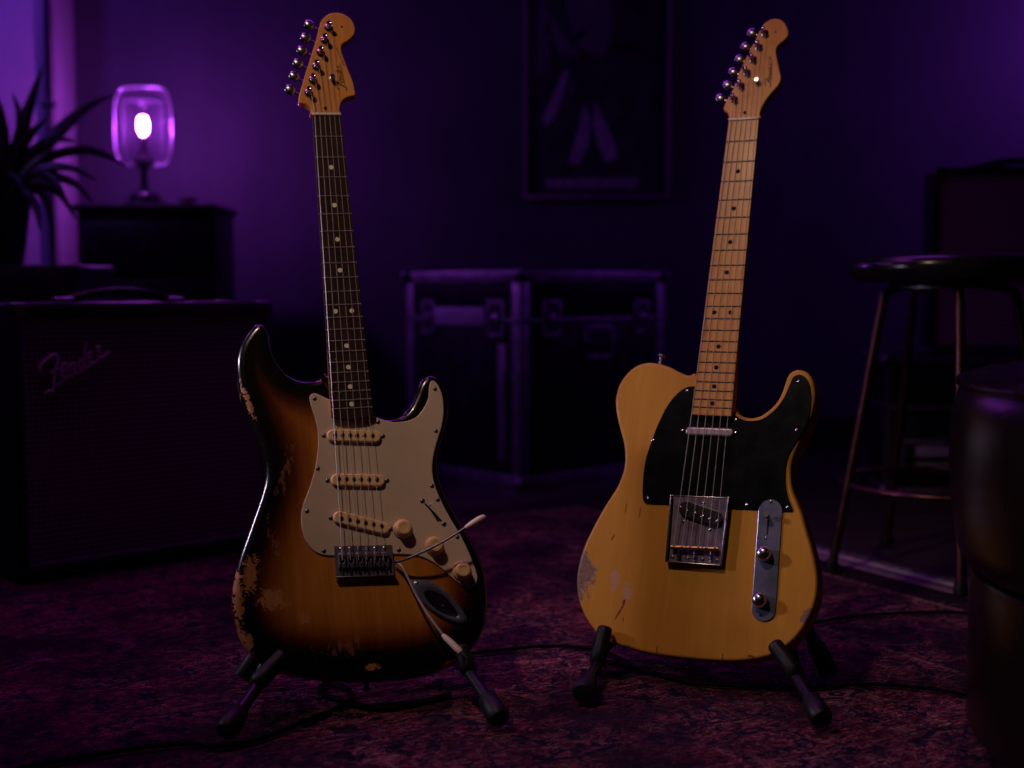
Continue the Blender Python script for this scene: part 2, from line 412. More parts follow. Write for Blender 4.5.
# =================================================================== RUG
C0 = Vector((0.22, 3.30)); da = Vector((0.5, -0.866)).normalized(); db = Vector((-0.866, -0.5)).normalized()
RW, RH = 3.6, 3.2     # along db, along da
def rug_mat(W, H):
    t = NT('persian_rug_wool')
    c = t.n('TexCoord'); sep = t.n('SeparateXYZ'); t.set(sep.inputs[0], c.outputs['Object'])
    X, Y = sep.outputs[0], sep.outputs[1]
    ex = t.math('SUBTRACT', W / 2, t.math('ABSOLUTE', t.math('SUBTRACT', X, W / 2)))
    ey = t.math('SUBTRACT', H / 2, t.math('ABSOLUTE', t.math('SUBTRACT', Y, H / 2)))
    e = t.math('MINIMUM', ex, ey)
    # mirrored ornament coordinates
    def mirror(v, p): return t.math('PINGPONG', v, p)
    wn = t.n('TexNoise'); t.set(wn.inputs['Vector'], c.outputs['Object']); wn.inputs['Scale'].default_value = 9; wn.inputs['Detail'].default_value = 3
    ws = t.n('SeparateXYZ'); t.set(ws.inputs[0], wn.outputs['Color'])
    cb = t.n('CombineXYZ'); t.set(cb.inputs[0], t.math('ADD', mirror(X, 0.21), t.math('MULTIPLY', ws.outputs[0], 0.035))); t.set(cb.inputs[1], t.math('ADD', mirror(Y, 0.27), t.math('MULTIPLY', ws.outputs[1], 0.035)))
    V = cb.outputs[0]
    n1 = t.noise(V, 11, 3, 0.5, 1.8); n2 = t.noise(V, 34, 3, 0.6, 1.4); n3 = t.noise(V, 6, 2, 0.5, 0.8)
    navy = (0.018, 0.016, 0.07); red = (0.20, 0.026, 0.045); rose = (0.40, 0.13, 0.16); sand = (0.42, 0.25, 0.19); dark = (0.012, 0.008, 0.018)
    f1 = t.ramp(n1, [(0.0, navy), (0.40, dark), (0.44, rose), (0.47, red), (0.54, red), (0.57, navy), (0.64, rose)], 'CONSTANT')
    f2 = t.ramp(n2, [(0.0, dark), (0.42, navy), (0.47, rose), (0.53, red), (0.60, sand), (0.66, dark)], 'CONSTANT')
    f4 = t.mix(t.ramp(n3, [(0.47, 0), (0.50, 1)]), f1, f2)
    f4 = t.mix(0.35, f4, f2)
    bd = t.ramp(t.math('MULTIPLY', e, 2.0), [(0.0, dark), (0.13, dark), (0.135, dark), (0.24, dark), (0.245, sand), (0.262, sand), (0.27, (0, 0, 0)), (0.8, (0, 0, 0)), (0.81, sand), (0.83, sand), (0.84, (0, 0, 0))], 'CONSTANT')
    bmask = t.ramp(t.math('MULTIPLY', e, 2.0), [(0.0, 0.9), (0.27, 0), (0.81, 0.8), (0.835, 0)], 'CONSTANT')
    col = t.mix(bmask, f4, bd)
    side = Y if W == RH else X
    along = X if W == RH else Y
    pale = t.math('MULTIPLY', t.math('LESS_THAN', side, 0.045), t.math('GREATER_THAN', along, 0.48))
    # wool wear: threads, speckle and faded patches
    th = t.noise(t.coord('Object', rot=(0, 0, R(THR)), scale=(0.28, 1.4, 1)), 210, 3, 0.75)
    fade = t.noise(c.outputs['Object'], 4.5, 6, 0.7); spk = t.noise(c.outputs['Object'], 95, 5, 0.8)
    col = t.mix(t.ramp(th, [(0.44, 0.9), (0.56, 0.0)]), col, (0.010, 0.006, 0.014))
    col = t.mix(t.ramp(spk, [(0.54, 0.0), (0.66, 0.6)]), col, (0.44, 0.20, 0.21))
    col = t.mix(t.ramp(fade, [(0.40, 0.85), (0.60, 0.0)]), col, (0.016, 0.007, 0.022))
    col = t.mix(t.math('MULTIPLY', pale, t.ramp(spk, [(0.35, 0.6), (0.5, 1.0)])), col, (0.42, 0.33, 0.36))
    t.bsdf(Base_Color=col, Roughness=0.95); t.b.inputs['Specular IOR Level'].default_value = 0.05
    t.bump(t.math('ADD', th, t.math('MULTIPLY', spk, 0.8)), 1.0, 0.006); return t.m
THR = 60
RW, RH = 3.6, 3.2     # along db, along da
Mr = Matrix(((db.x, da.x, 0, C0.x), (db.y, da.y, 0, C0.y), (0, 0, 1, 0), (0, 0, 0, 1)))
# db x da is downwards-handed: use -z free frame by swapping roles
Mr = Matrix(((da.x, -db.x * -1, 0, C0.x), (da.y, -db.y * -1, 0, C0.y), (0, 0, 1, 0), (0, 0, 0, 1)))
if Mr.to_3x3().determinant() < 0:
    Mr = Matrix(((db.x, da.x, 0, C0.x), (db.y, da.y, 0, C0.y), (0, 0, 1, 0), (0, 0, 0, 1))); LX, LY = RW, RH
else: LX, LY = RH, RW
rug = thing('area_rug', 'large worn patterned wool rug in red, rose and navy under both guitars', 'rug', mat=Mr)
bm = bmesh.new(); NX, NY = 60, 54
g = [[bm.verts.new((LX * i / NX, LY * j / NY, 0.0065 + 0.0015 * noise.noise(Vector((LX * i / NX * 3, LY * j / NY * 3, 0))))) for i in range(NX + 1)] for j in range(NY + 1)]
for j in range(NY):
    for i in range(NX): bm.faces.new((g[j][i], g[j][i + 1], g[j + 1][i + 1], g[j + 1][i]))
e_ = [e for e in bm.edges if len(e.link_faces) == 1]
r_ = bmesh.ops.extrude_edge_only(bm, edges=e_)
for v in r_['geom']:
    if isinstance(v, bmesh.types.BMVert): v.co.z = 0.0
mk('rug_pile', from_bm(bm, 'rug_pile'), rug_mat(LX, LY), rug, 'all')
M['fringe'] = simple('fringe_cotton', (0.42, 0.34, 0.38), 0.9, 0, 0.2, 60)
bm = bmesh.new()   # knotted fringe along the far edge that runs behind the stool
side_x = (LX == RH)
for k in range(640):
    s = (RH) * k / 640.0
    if s < 0.47: continue
    o1 = rnd.uniform(-0.006, 0.006); L = rnd.uniform(0.05, 0.075)
    def P_(a, b, z): return (a, b, z) if side_x else (b, a, z)
    a0 = P_(s, 0, 0.006); a1 = P_(s + 0.006, 0, 0.006); a2 = P_(s + 0.004 + o1, -L, 0.002); a3 = P_(s + 0.001 + o1, -L, 0.002)
    m1 = P_(s + 0.003 + o1 / 2, -L / 2, 0.008)
    vs = [bm.verts.new(p) for p in (a0, a1, m1, a3, a2)]
    bm.faces.new((vs[0], vs[1], vs[2])); bm.faces.new((vs[2], vs[3], vs[4]))
fr = mk('fringe', from_bm(bm, 'fringe'), M['fringe'], rug); fr['kind'] = 'stuff'

# =================================================================== lettering strokes (script logo), digitised in a 0..90 x 0..70 box, y down
LOGO = [
    [(11, 36), (9.5, 32), (14, 26), (20, 21), (25, 19), (28, 23), (26.5, 30), (24.5, 38), (23.5, 47), (22.5, 55), (18, 55.5), (14, 59)],
    [(20, 37), (24, 35), (29, 33)],
    [(31, 37), (37, 33), (36.5, 28.5), (33, 29), (31, 35), (33, 42), (38, 41)],
    [(39, 41), (40.5, 27.5), (40, 32), (43.5, 27), (45.5, 28.5), (44, 36), (47, 35)],
    [(53.5, 26.5), (50.5, 24), (48, 29), (50, 33), (53, 30), (56, 7), (53.5, 29), (57, 29)],
    [(58, 24.5), (62, 20), (60.5, 16.5), (57.5, 21), (59, 28), (65, 25)],
    [(66, 13), (69.5, 10.5), (69, 16), (68.5, 21), (72, 21.5), (79, 16)],
    [(26, 50), (38, 42.5), (55, 33.5), (70, 24), (80, 16.5)],
]
def logo_mesh(f, r, seg=6, flat=0.6):
    ms = []
    for k, st in enumerate(LOGO):
        rr = [r * (1.25 if k == 0 else (0.7 if k == 7 else 0.85))] * len(st)
        if k == 0: rr[-1] = r * 0.6; rr[4] = rr[5] = r * 0.95
        ms.append(tube_mesh([f(*p) for p in st], rr, seg, 4, flat=1.0))
    return join_meshes(ms, 'script_logo')

# =================================================================== GUITARS
class Guitar:
    def __init__(s, name, label, P0, yaw, lean, nut, bridge, base):
        y, l = R(yaw), R(lean)
        s.n = Vector((math.sin(y) * math.cos(l), -math.cos(y) * math.cos(l), math.sin(l)))
        s.P0 = P0
        a, b = s.hit(*nut), s.hit(*bridge)
        s.y = (a - b).normalized(); s.x = s.y.cross(s.n).normalized()
        s.scale_len = (a - b).length
        s.O = s.hit(*base)
        s.M = Matrix((( s.x.x, s.y.x, s.n.x, s.O.x), (s.x.y, s.y.y, s.n.y, s.O.y), (s.x.z, s.y.z, s.n.z, s.O.z), (0, 0, 0, 1)))
        s.root = thing(name, label, 'guitar', mat=s.M)
        s.Mi = s.M.inverted()
    def hit(s, u, v, h=0.0):
        d = ray(u, v); p = s.P0 + s.n * h; return CAM + d * ((p - CAM).dot(s.n) / d.dot(s.n))
    def L(s, u, v, h=0.0):
        q = s.Mi @ s.hit(u, v, h); return Vector((q.x, q.y, h))
    def L2(s, u, v, h=0.0): q = s.L(u, v, h); return Vector((q.x, q.y))
    def outline(s, pts, h, step=0.004):
        return resample(spline([s.L2(u, v, h) for u, v in pts], per=6), step)
    def part(s, name, me, mat, parent=None, **kw): return mk(name, me, mat, parent or s.root, **kw)

def inst(name, me, mat, parent, loc, rz=0, M4=None):
    o = bpy.data.objects.new(name, me)
    if not me.materials: me.materials.append(mat)
    COL.objects.link(o); o.parent = parent
    if M4 is not None: o.matrix_local = M4
    else: o.location = loc; o.rotation_euler = (0, 0, rz)
    return o

def neck_and_strings(G, nutL, nutR, endL, endR, hb, head_pts, hh, nfrets, dots_u, bridge_pts, posts, buttons, board_mat, fret_mat, dot_mat, back_mat, tree, frets_end_round, nut_pts, sh, cfit):
    """hb: height of the fingerboard top, hh: height of the headstock face"""
    nl, nr, el, er = G.L2(*nutL, hb), G.L2(*nutR, hb), G.L2(*endL, hb), G.L2(*endR, hb)
    ynut = (nl.y + nr.y) / 2; yend = (el.y + er.y) / 2
    def edge(y, side):
        a, b = (nl, el) if side < 0 else (nr, er); f = (y - a.y) / (b.y - a.y); return a.x + (b.x - a.x) * f
    # neck back (one lofted D-shaped body) from the heel to the nut
    ys = [yend + 0.002, yend + 0.02, yend + 0.055, yend + 0.075, yend + 0.10] + [yend + 0.10 + (ynut - yend - 0.10) * k / 12 for k in range(1, 13)]
    verts = []; faces = []; N = 14; bt = hb - 0.005
    for i, y in enumerate(ys):
        xl, xr = edge(y, -1), edge(y, 1); cx, hw = (xl + xr) / 2, (xr - xl) / 2
        blend = min(1, max(0, (y - (yend + 0.055)) / 0.05))     # square heel -> D profile
        depth = 0.025 * (1 - blend) + (0.0195 - 0.002 * (y - yend) / (ynut - yend)) * blend
        for k in range(N + 1):
            a = math.pi * k / N; p = 0.35 * (1 - blend) + 0.8 * blend
            x = math.copysign(abs(math.cos(a)) ** (p if blend > 0 else 0.25), math.cos(a)) * hw
            z = bt - (abs(math.sin(a)) ** (0.25 if blend <= 0 else p)) * (depth - 0.005)
            verts.append((cx + x, y, z))
    W_ = N + 1
    for i in range(len(ys) - 1):
        for k in range(N): faces.append((i * W_ + k, i * W_ + k + 1, (i + 1) * W_ + k + 1, (i + 1) * W_ + k))
        faces.append((i * W_ + N, i * W_, (i + 1) * W_, (i + 1) * W_ + N))
    faces.append(tuple(range(W_))[::-1]); faces.append(tuple((len(ys) - 1) * W_ + k for k in range(W_)))
    me = bpy.data.meshes.new('neck'); me.from_pydata(verts, [], faces); me.update()
    bm = bmesh.new(); bm.from_mesh(me); bmesh.ops.recalc_face_normals(bm, faces=bm.faces); bm.to_mesh(me); bm.free()
    neck = G.part('neck', me, back_mat, smooth='auto', angle=50)
    # fingerboard
    end = [Vector((er.x, yend + 0.004)), Vector((er.x - 0.003, yend)), ]
    poly = [nl, Vector((nl.x + 0.001, ynut)), nr]
    E = []
    for k in range(11):
        f = k / 10; x = er.x + (el.x - er.x) * f
        E.append(Vector((x, yend - frets_end_round * math.sin(math.pi * f) ** 0.5 if 0 < k < 10 else yend)))
    board = G.part('fretboard', slab([nl, nr] + E, hb, 0.0052, 0.0008, 2, name='fretboard'), board_mat)
    # frets
    yb = G.L2(*bridge_pts[0], hb).y * 0.5 + G.L2(*bridge_pts[-1], hb).y * 0.5
    SL = ynut - yb
    q15 = 1 - 2 ** (-15 / 12)
    def fy(k):
        q = 1 - 2 ** (-k / 12); return ynut - SL * cfit * (q + max(0.0, q - q15) * 0.065)
    G.fy = fy
    for k in range(1, nfrets + 1):
        y = fy(k); xl, xr = edge(y, -1), edge(y, 1)
        sl = (nr.y - nl.y) / (nr.x - nl.x) * 0.0
        me = tube_mesh([(-(xr - xl) / 2 + 0.0003, 0, 0), ((xr - xl) / 2 - 0.0003, 0, 0)], 0.0011, 8, smooth=False, name='fret')
        inst('fret', me, fret_mat, board, ((xl + xr) / 2, y, hb + 0.0003))
    dm = lathe_mesh([(0.0033, -0.001), (0.0033, 0.0003), (0.0001, 0.0004)], 16, 'inlay')
    for k in (3, 5, 7, 9, 12, 15, 17, 19, 21):
        if k > nfrets: continue
        y = (fy(k) + fy(k - 1)) / 2; cx = (edge(y, -1) + edge(y, 1)) / 2; w_ = edge(y, 1) - edge(y, -1)
        for dx in ((-0.22 * w_, 0.22 * w_) if k == 12 else (0,)):
            inst('position_dot', dm, dot_mat, board, (cx + dx, y, hb))
    # nut
    G.part('nut', box_mesh(nl.x, nr.x, ynut - 0.001, ynut + 0.0025, hb - 0.004, hb + 0.0022, 0.0006), M['bone'])
    # headstock
    H = resample(spline([G.L2(u, v, hh) for u, v in head_pts], per=5), 0.0025)
    head = G.part('headstock', slab(H, hh, 0.014, 0.0015, 3, name='headstock'), back_mat)
    # posts and tuning keys
    post = lathe_mesh([(0.0062, 0), (0.0062, 0.0012), (0.0048, 0.0022), (0.0036, 0.0030), (0.0034, 0.010), (0.0040, 0.0115), (0.0040, 0.0150), (0.0030, 0.0160), (0.0012, 0.0150)], 20, 'tuning_post')
    key = lathe_mesh([(0.0008, -0.0035), (0.0045, -0.0030), (0.0072, -0.0005), (0.0080, 0.004), (0.0078, 0.0085), (0.0050, 0.0118), (0.0010, 0.0125)], 20, 'tuning_button', sy=0.62)
    P3 = []
    for (pu, pv), (bu, bv) in zip(posts, buttons):
        p = G.L(pu, pv, hh); zb = hh - 0.019
        b = G.L(bu, bv, zb); P3.append(Vector((p.x, p.y, hh + 0.010)))
        po = inst('tuning_post', post, M['chrome'], G.root, (p.x, p.y, hh))
        d = Vector((b.x - p.x, b.y - p.y, 0)).normalized()
        ax = -d; zc = Vector((0, 0, 1)); sxv = zc.cross(ax).normalized()
        # housing behind the headstock, shaft, button
        MT = Matrix(((ax.x, sxv.x, 0, p.x), (ax.y, sxv.y, 0, p.y), (0, 0, 1, 0), (0, 0, 0, 1)))
        ho = mk('tuner_housing', box_mesh(-0.008, 0.009, -0.006, 0.006, hh - 0.024, hh - 0.0142, 0.002), M['nickel'], po)
        ho.matrix_local = Matrix.Translation(-Vector((p.x, p.y, hh))) @ MT
        start = Vector((p.x, p.y, zb)) + d * 0.006; endp = Vector((b.x, b.y, zb)) - d * 0.002
        sh_ = mk('tuner_shaft', tube_mesh([start - Vector((p.x, p.y, hh)), endp - Vector((p.x, p.y, hh))], 0.0016, 8, smooth=False), M['chrome'], po)
        # button: lathe axis along d, flat axis out of the headstock plane
        xa = Vector((0, 0, 1)).cross(d).normalized()
        Mb = Matrix(((xa.x, 0, d.x, b.x - p.x), (xa.y, 0, d.y, b.y - p.y), (0, 1, 0, zb - hh), (0, 0, 0, 1)))
        Mb = Matrix(((xa.x, d.x * 0, d.x, b.x - p.x - d.x * 0.004), (xa.y, 0, d.y, b.y - p.y - d.y * 0.004), (0, -1, 0, zb - hh), (0, 0, 0, 1)))
        bo = mk('tuning_button', key, M['nickel'], po); bo.matrix_local = Mb
    # string tree, truss rod plug
    tp = G.L(*tree, hh)
    G.part('string_tree', join_meshes([lathe_mesh([(0.0035, hh), (0.0035, hh + 0.003), (0.0015, hh + 0.0035), (0.0015, hh + 0.008), (0.0045, hh + 0.0082), (0.0035, hh + 0.0098)], 14), ]), M['chrome']).location = (tp.x, tp.y, 0)
    # strings
    for i in range(6):
        nu = G.L(*nut_pts[i], hb + 0.002); br = G.L(*bridge_pts[i], sh)
        r = (0.00062, 0.00055, 0.00048, 0.00042, 0.00038, 0.00035)[i]
        pts = [br, nu, P3[i] + Vector((0.003, 0, -0.003))]
        G.part('string', tube_mesh(pts, r, 6, smooth=False, name='string'), M['string'])
    return neck, board, head

def put_screws(G, pts, h, parent, r=0.003, mat='chrome'):
    me = screw_mesh(r)
    for u, v in pts:
        p = G.L(u, v, h); inst('screw', me, M[mat], parent, (p.x, p.y, h), rnd.uniform(0, 3))

# ------------------------------------------------------------------ sunburst double-cutaway guitar
SB = Guitar('electric_guitar', 'sunburst double-cutaway electric guitar with cream pickguard and rosewood fretboard, on a stand', at(365, 558, 1.640), 14, 20, (327, 113.5), (364, 549), (368, 681))
# ------------------------------------------------------------------ butterscotch single-cutaway guitar
BG = Guitar('electric_guitar', 'butterscotch single-cutaway electric guitar with black pickguard and maple neck, on a stand', at(692, 547, 1.735), -26, 20, (743.5, 119.5), (694, 547), (708, 661))
print('SCALE', SB.scale_len, BG.scale_len)
for g_ in (SB, BG): print('base', g_.O, 'nutpos', g_.hit(327, 113.5))

def build_sunburst(G):
    out = [(330, 384), (326, 373), (319, 379.5), (306, 381.5), (293, 378), (284, 371), (277, 361), (272, 350), (270, 338), (267, 328.5), (261, 324), (254, 326.5), (246, 336), (240, 347), (237, 360), (237, 374), (240, 392), (246, 411), (254, 430), (261, 449), (265, 465), (265, 480), (261, 496), (254, 516), (247, 536), (240, 556), (235, 576), (232, 596), (233, 615), (238, 633), (247, 649), (260, 662), (278, 671.5), (306, 678), (340, 681.5), (372, 682), (400, 680), (425, 676), (445, 669), (462, 659), (476, 643), (484, 625), (487.5, 605), (486.5, 584), (481, 562), (471, 540), (459, 520), (448, 500), (440.5, 482), (438, 466), (439.5, 450), (444, 435), (448.5, 418), (449.5, 402), (446.5, 389), (440, 380), (432, 375.5), (425, 377), (418.5, 385), (414, 397), (408, 409), (399, 417), (388, 419.5), (377, 415.5), (371, 407), (352, 400)]
    P = G.outline(out, -0.008)
    me = slab(P, 0.0, 0.044, 0.0095, 5, grid=0.006, edge_attr=True, name='body')
    # ---- sunburst lacquer with wear
    t = NT('sunburst_lacquer'); edge = t.attr('edge')
    vg = t.coord(scale=(1, 0.06, 1)); grain = t.noise(vg, 75, 6, 0.65, 0.4)
    sep = t.n('SeparateXYZ'); t.set(sep.inputs[0], t.coord())
    yl = sep.outputs[1]
    low = t.math('MULTIPLY', t.ramp(t.math('MULTIPLY', yl, 8.0), [(0.0, 1.0), (0.9, 0.0)]), 0.020)   # burst is wider at the tail end
    e = t.math('SUBTRACT', edge, low)
    e = t.math('ADD', e, t.math('MULTIPLY', t.math('SUBTRACT', grain, 0.5), 0.006))
    col = t.ramp(t.math('MULTIPLY', e, 10.0), [(0.12, (0.004, 0.0035, 0.004)), (0.24, (0.012, 0.005, 0.004)), (0.36, (0.10, 0.020, 0.006)), (0.52, (0.30, 0.085, 0.015)), (0.70, (0.46, 0.155, 0.026)), (1.0, (0.54, 0.20, 0.034))])
    col = t.mix(t.ramp(grain, [(0.35, 0.45), (0.6, 0.0)]), col, t.mix(0.5, col, (0.01, 0.003, 0.001)))
    jag = t.noise(t.coord(), 60, 9, 0.72); fine = t.noise(t.coord(), 210, 6, 0.75)
    lengthy = t.noise(t.coord(scale=(1, 0.35, 1)), 130, 6, 0.75)
    def B(u, v, ru, rv, ang=0):
        p = G.L2(u, v); return t.blob(p.x, p.y, ru * 0.00131, rv * 0.00131, ang)
    blobs = [B(272, 600, 21, 15, -0.3), B(250, 575, 12, 26, -0.2), B(238, 600, 7, 44, 0.0), B(305, 618, 9, 9), B(247.5, 400, 4.5, 30, 0.30), B(372, 667, 11, 5), B(244, 640, 9, 22, 0.5), B(450, 665, 18, 5, 0.3), B(282, 672, 30, 4, -0.3)]
    m = blobs[0]
    for b in blobs[1:]: m = t.math('MAXIMUM', m, b)
    wear = t.math('ADD', m, t.math('ADD', t.math('MULTIPLY', t.math('SUBTRACT', jag, 0.5), 2.4), t.math('MULTIPLY', t.math('SUBTRACT', fine, 0.5), 2.6)))
    wear = t.math('MULTIPLY', wear, t.ramp(m, [(0.0, 0.0), (0.12, 1.0)]))
    wmask = t.ramp(wear, [(0.36, 0), (0.46, 1)])
    # small chips scattered along the left waist and the tail
    chips = t.math('MAXIMUM', B(275, 545, 14, 60, 0.35), t.math('MAXIMUM', B(285, 470, 16, 70, -0.3), B(345, 645, 60, 24)))
    cm = t.ramp(t.math('ADD', t.math('MULTIPLY', t.math('MAXIMUM', chips, 0.0), 0.30), lengthy), [(0.735, 0), (0.765, 1)])
    cm2 = t.ramp(t.math('ADD', t.math('MULTIPLY', t.math('LESS_THAN', edge, 0.012), 0.03), fine), [(0.70, 0), (0.73, 1)])
    wood = t.ramp(t.noise(vg, 120, 5, 0.6), [(0.3, (0.36, 0.125, 0.035)), (0.7, (0.50, 0.19, 0.06))])
    col = t.mix(wmask, col, wood)
    col = t.mix(t.math('MULTIPLY', cm, 0.35), col, (0.42, 0.17, 0.10))
    col = t.mix(t.math('MULTIPLY', cm2, 0.5), col, (0.35, 0.13, 0.06))
    t.bsdf(Base_Color=col)
    t.set(t.b.inputs['Roughness'], t.mix(wmask, t.ramp(fine, [(0.3, 0.16), (0.7, 0.30)]), (0.6, 0.6, 0.6)))
    t.b.inputs['Coat Weight'].default_value = 0.25; t.b.inputs['Coat Roughness'].default_value = 0.10
    t.bump(t.math('SUBTRACT', t.math('MULTIPLY', grain, 0.15), wmask), 0.25, 0.0008)
    body = G.part('body', me, t.m)
    # ---- pickguard
    pg = [(309.5, 396.5), (314, 393.2), (319, 394.3), (330, 399.5), (350, 405), (368, 413), (374, 416), (382.5, 419.5), (395, 422), (407.5, 420.6), (417, 416.3), (424, 407.5), (428.3, 398), (429, 389), (430, 383), (432.5, 380.3), (437.5, 384), (442.2, 395), (443.8, 410), (442, 425), (437.5, 440), (433.5, 456), (432.3, 470), (434.6, 484), (441, 500), (450, 517.5), (460, 534), (468.5, 551), (474.5, 566), (477.5, 576), (476, 584), (471, 587.3), (464, 586), (454, 579.3), (444, 570.5), (436, 564), (426, 558.5), (415, 555.3), (400, 554.3), (380, 554.5), (345, 555), (330, 555.6), (320, 554), (312, 549), (305, 539), (301.8, 527), (301.3, 515), (304, 502), (309, 489), (314.5, 471), (317.5, 452), (318, 434), (315.3, 419), (311.5, 407)]
    t = NT('aged_mint_pickguard'); v = t.coord(); f = t.noise(v, 12, 5, 0.6); sp = t.noise(v, 160, 5, 0.7)
    c = t.ramp(f, [(0.3, (0.58, 0.44, 0.36)), (0.7, (0.68, 0.52, 0.42))])
    c = t.mix(t.ramp(sp, [(0.62, 0), (0.75, 0.35)]), c, (0.45, 0.33, 0.26))
    t.bsdf(Base_Color=c, Roughness=0.42)
    guard = G.part('pickguard', slab(G.outline(pg, 0.0025, 0.003), 0.0026, 0.0025, 0.0012, 2, rb=0, name='pickguard'), t.m)
    put_screws(G, [(314.5, 398.5), (378, 422), (435, 389), (436, 431), (432, 486), (437.7, 499.7), (457.5, 537), (471.5, 583), (399, 550), (324, 551), (307, 511), (318, 468.5)], 0.0026, guard, 0.0029, 'dark_steel')
    # ---- pickups
    pole = lathe_mesh([(0.0029, 0), (0.0029, 0.0008), (0.0024, 0.0010), (0.0001, 0.0010)], 12, 'pole_piece')
    for (a, b, poles, scr) in (((327, 434.8), (381, 436.5), [(335, 435), (342.5, 435), (350, 435.2), (357, 435.4), (364.4, 435.5), (372.5, 435.6)], [(324, 435.6), (382.8, 436.2)]),
                               ((331, 479.2), (385, 480.5), [(339, 479), (346.5, 479), (353.8, 479.2), (361, 479.3), (369, 479.5), (377, 479.6)], [(327.7, 480.6), (387, 480.6)]),
                               ((333.5, 515.5), (389.5, 529.3), [(341.5, 518.4), (349.6, 519.6), (357.8, 521.2), (365.6, 522.7), (373.4, 524.3), (381.5, 526)], [(331, 518), (391, 529)])):
        A, B_ = G.L2(*a, 0.008), G.L2(*b, 0.008); c = (A + B_) / 2; d = B_ - A; ang = math.atan2(d.y, d.x)
        pk = G.part('pickup', slab(capsule2(c.x, c.y, d.length, 0.0165, ang), 0.0080, 0.0054, 0.002, 3, rb=0, name='pickup'), M['cream'])
        for u, v in poles: q = G.L(u, v, 0.0080); inst('pole_piece', pole, M['dark_steel'], pk, (q.x, q.y, 0.0080))
        put_screws(G, scr, 0.0026, pk, 0.0032, 'dark_steel')
    # ---- control knobs: skirt with numbers ring, fluted cylinder, dished top
    kn = lathe_mesh([(0.0128, 0), (0.0128, 0.0012), (0.0112, 0.0035), (0.0098, 0.0045), (0.0090, 0.0135), (0.0084, 0.0150), (0.0050, 0.0152), (0.0045, 0.0145), (0.0006, 0.0144)], 40, 'control_knob', knurl=0.045)
    for u, v in ((402.5, 529), (434, 546), (461.5, 571)):
        p = G.L(u, v, 0.0026); inst('control_knob', kn, M['cream'], G.root, (p.x, p.y, 0.0027), rnd.random())
    # ---- blade switch
    a, b = G.L2(422.5, 501, 0.0026), G.L2(444, 524, 0.0026); c = (a + b) / 2; d = b - a; ang = math.atan2(d.y, d.x)
    sw = G.part('selector_switch', slab(capsule2(c.x, c.y, d.length * 0.78, 0.0022, ang, 4), 0.0030, 0.0008, 0, rb=0), M['black_plastic'])
    put_screws(G, [(422.5, 501), (444, 524)], 0.0026, sw, 0.0034, 'dark_steel')
    lv = a.lerp(b, 0.28)
    mk('switch_blade', tube_mesh([(lv.x, lv.y, 0.002), (lv.x + 0.001, lv.y + 0.002, 0.013)], 0.0010, 8, smooth=False), M['dark_steel'], sw)
    mk('switch_tip', tube_mesh([(lv.x + 0.001, lv.y + 0.002, 0.011), (lv.x + 0.0015, lv.y + 0.003, 0.020)], [0.0020, 0.0026], 10, smooth=False), M['tipcream'], sw)
    # ---- bridge
    tl, tr, bl, brr = G.L2(334, 546, 0.004), G.L2(392.3, 544.6, 0.004), G.L2(336, 577, 0.004), G.L2(395, 575.5, 0.004)
    bp = G.part('bridge', slab(resample([tl, tr, brr, bl], 0.003), 0.0035, 0.0030, 0.0008, 2, rb=0, name='bridge'), M['plate_violet'])
    W_ = (tr - tl).length; ux = (tr - tl).normalized(); uy = (bl - tl).normalized(); H_ = (bl - tl).length
    angb = math.atan2(ux.y, ux.x)
    ms = []
    sad = join_meshes([box_mesh(-0.0046, 0.0046, -0.010, 0.010, 0, 0.0030, 0.0008), box_mesh(-0.0046, -0.0026, -0.0095, 0.0040, 0.0025, 0.0070, 0.0007), box_mesh(0.0026, 0.0046, -0.0095, 0.0040, 0.0025, 0.0070, 0.0007), box_mesh(-0.0046, 0.0046, 0.0035, 0.0100, 0.0025, 0.0085, 0.0012)], 'saddle')
    for i in range(6):
        c = tl + ux * (W_ * (0.115 + 0.148 * i)) + uy * (H_ * 0.50)
        so = inst('saddle', sad, M['plate_violet'], bp, (c.x, c.y, 0.0036), angb)
        for dx in (-0.0024, 0.0024):
            inst('height_screw', SCR_, M['chrome'], so, (dx, -0.004, 0.0072))
        c2 = tl + ux * (W_ * (0.115 + 0.148 * i)) + uy * (H_ * 0.10); inst('mounting_screw', screw_mesh(0.0026), M['chrome'], bp, (c2.x, c2.y, 0.0036))
        c3 = tl + ux * (W_ * (0.115 + 0.148 * i)) + uy * (H_ * 0.90)
        inst('intonation_screw', tube_mesh([(0, 0.006, 0.0022), (0, -0.006, 0.0022)], 0.0012, 8, smooth=False, name='intonation_screw'), M['chrome'], bp, (c3.x, c3.y, 0.0036), angb)
    # folded rear lip of the bridge plate
    c = (bl + brr) / 2
    lip = mk('bridge_lip', box_mesh(-W_ / 2 - 0.001, W_ / 2 + 0.001, -0.0016, 0.0002, 0.0030, 0.0095, 0.0006), M['dark_steel'], bp); lip.location = (c.x, c.y, 0); lip.rotation_euler = (0, 0, angb)
    # ---- tremolo arm and the second rod
    A = [G.L(394, 562.5, 0.006), G.L(398, 561.5, 0.012), G.L(405, 559.5, 0.018), G.L(418, 554, 0.024), G.L(432, 547.5, 0.028), G.L(450, 537.5, 0.032), G.L(466, 527.5, 0.035)]
    ar = G.part('tremolo_arm', tube_mesh(A, 0.0018, 10), M['dark_steel'])
    tip = [G.L(465, 528, 0.035), G.L(469, 525.7, 0.0355), G.L(474, 522.6, 0.0365), G.L(480, 519, 0.0375), G.L(484, 516.8, 0.038), G.L(485.6, 516, 0.0383)]
    mk('arm_tip', tube_mesh(tip, [0.0022, 0.0036, 0.0044, 0.0045, 0.0034, 0.0008], 14), M['tipcream'], ar)
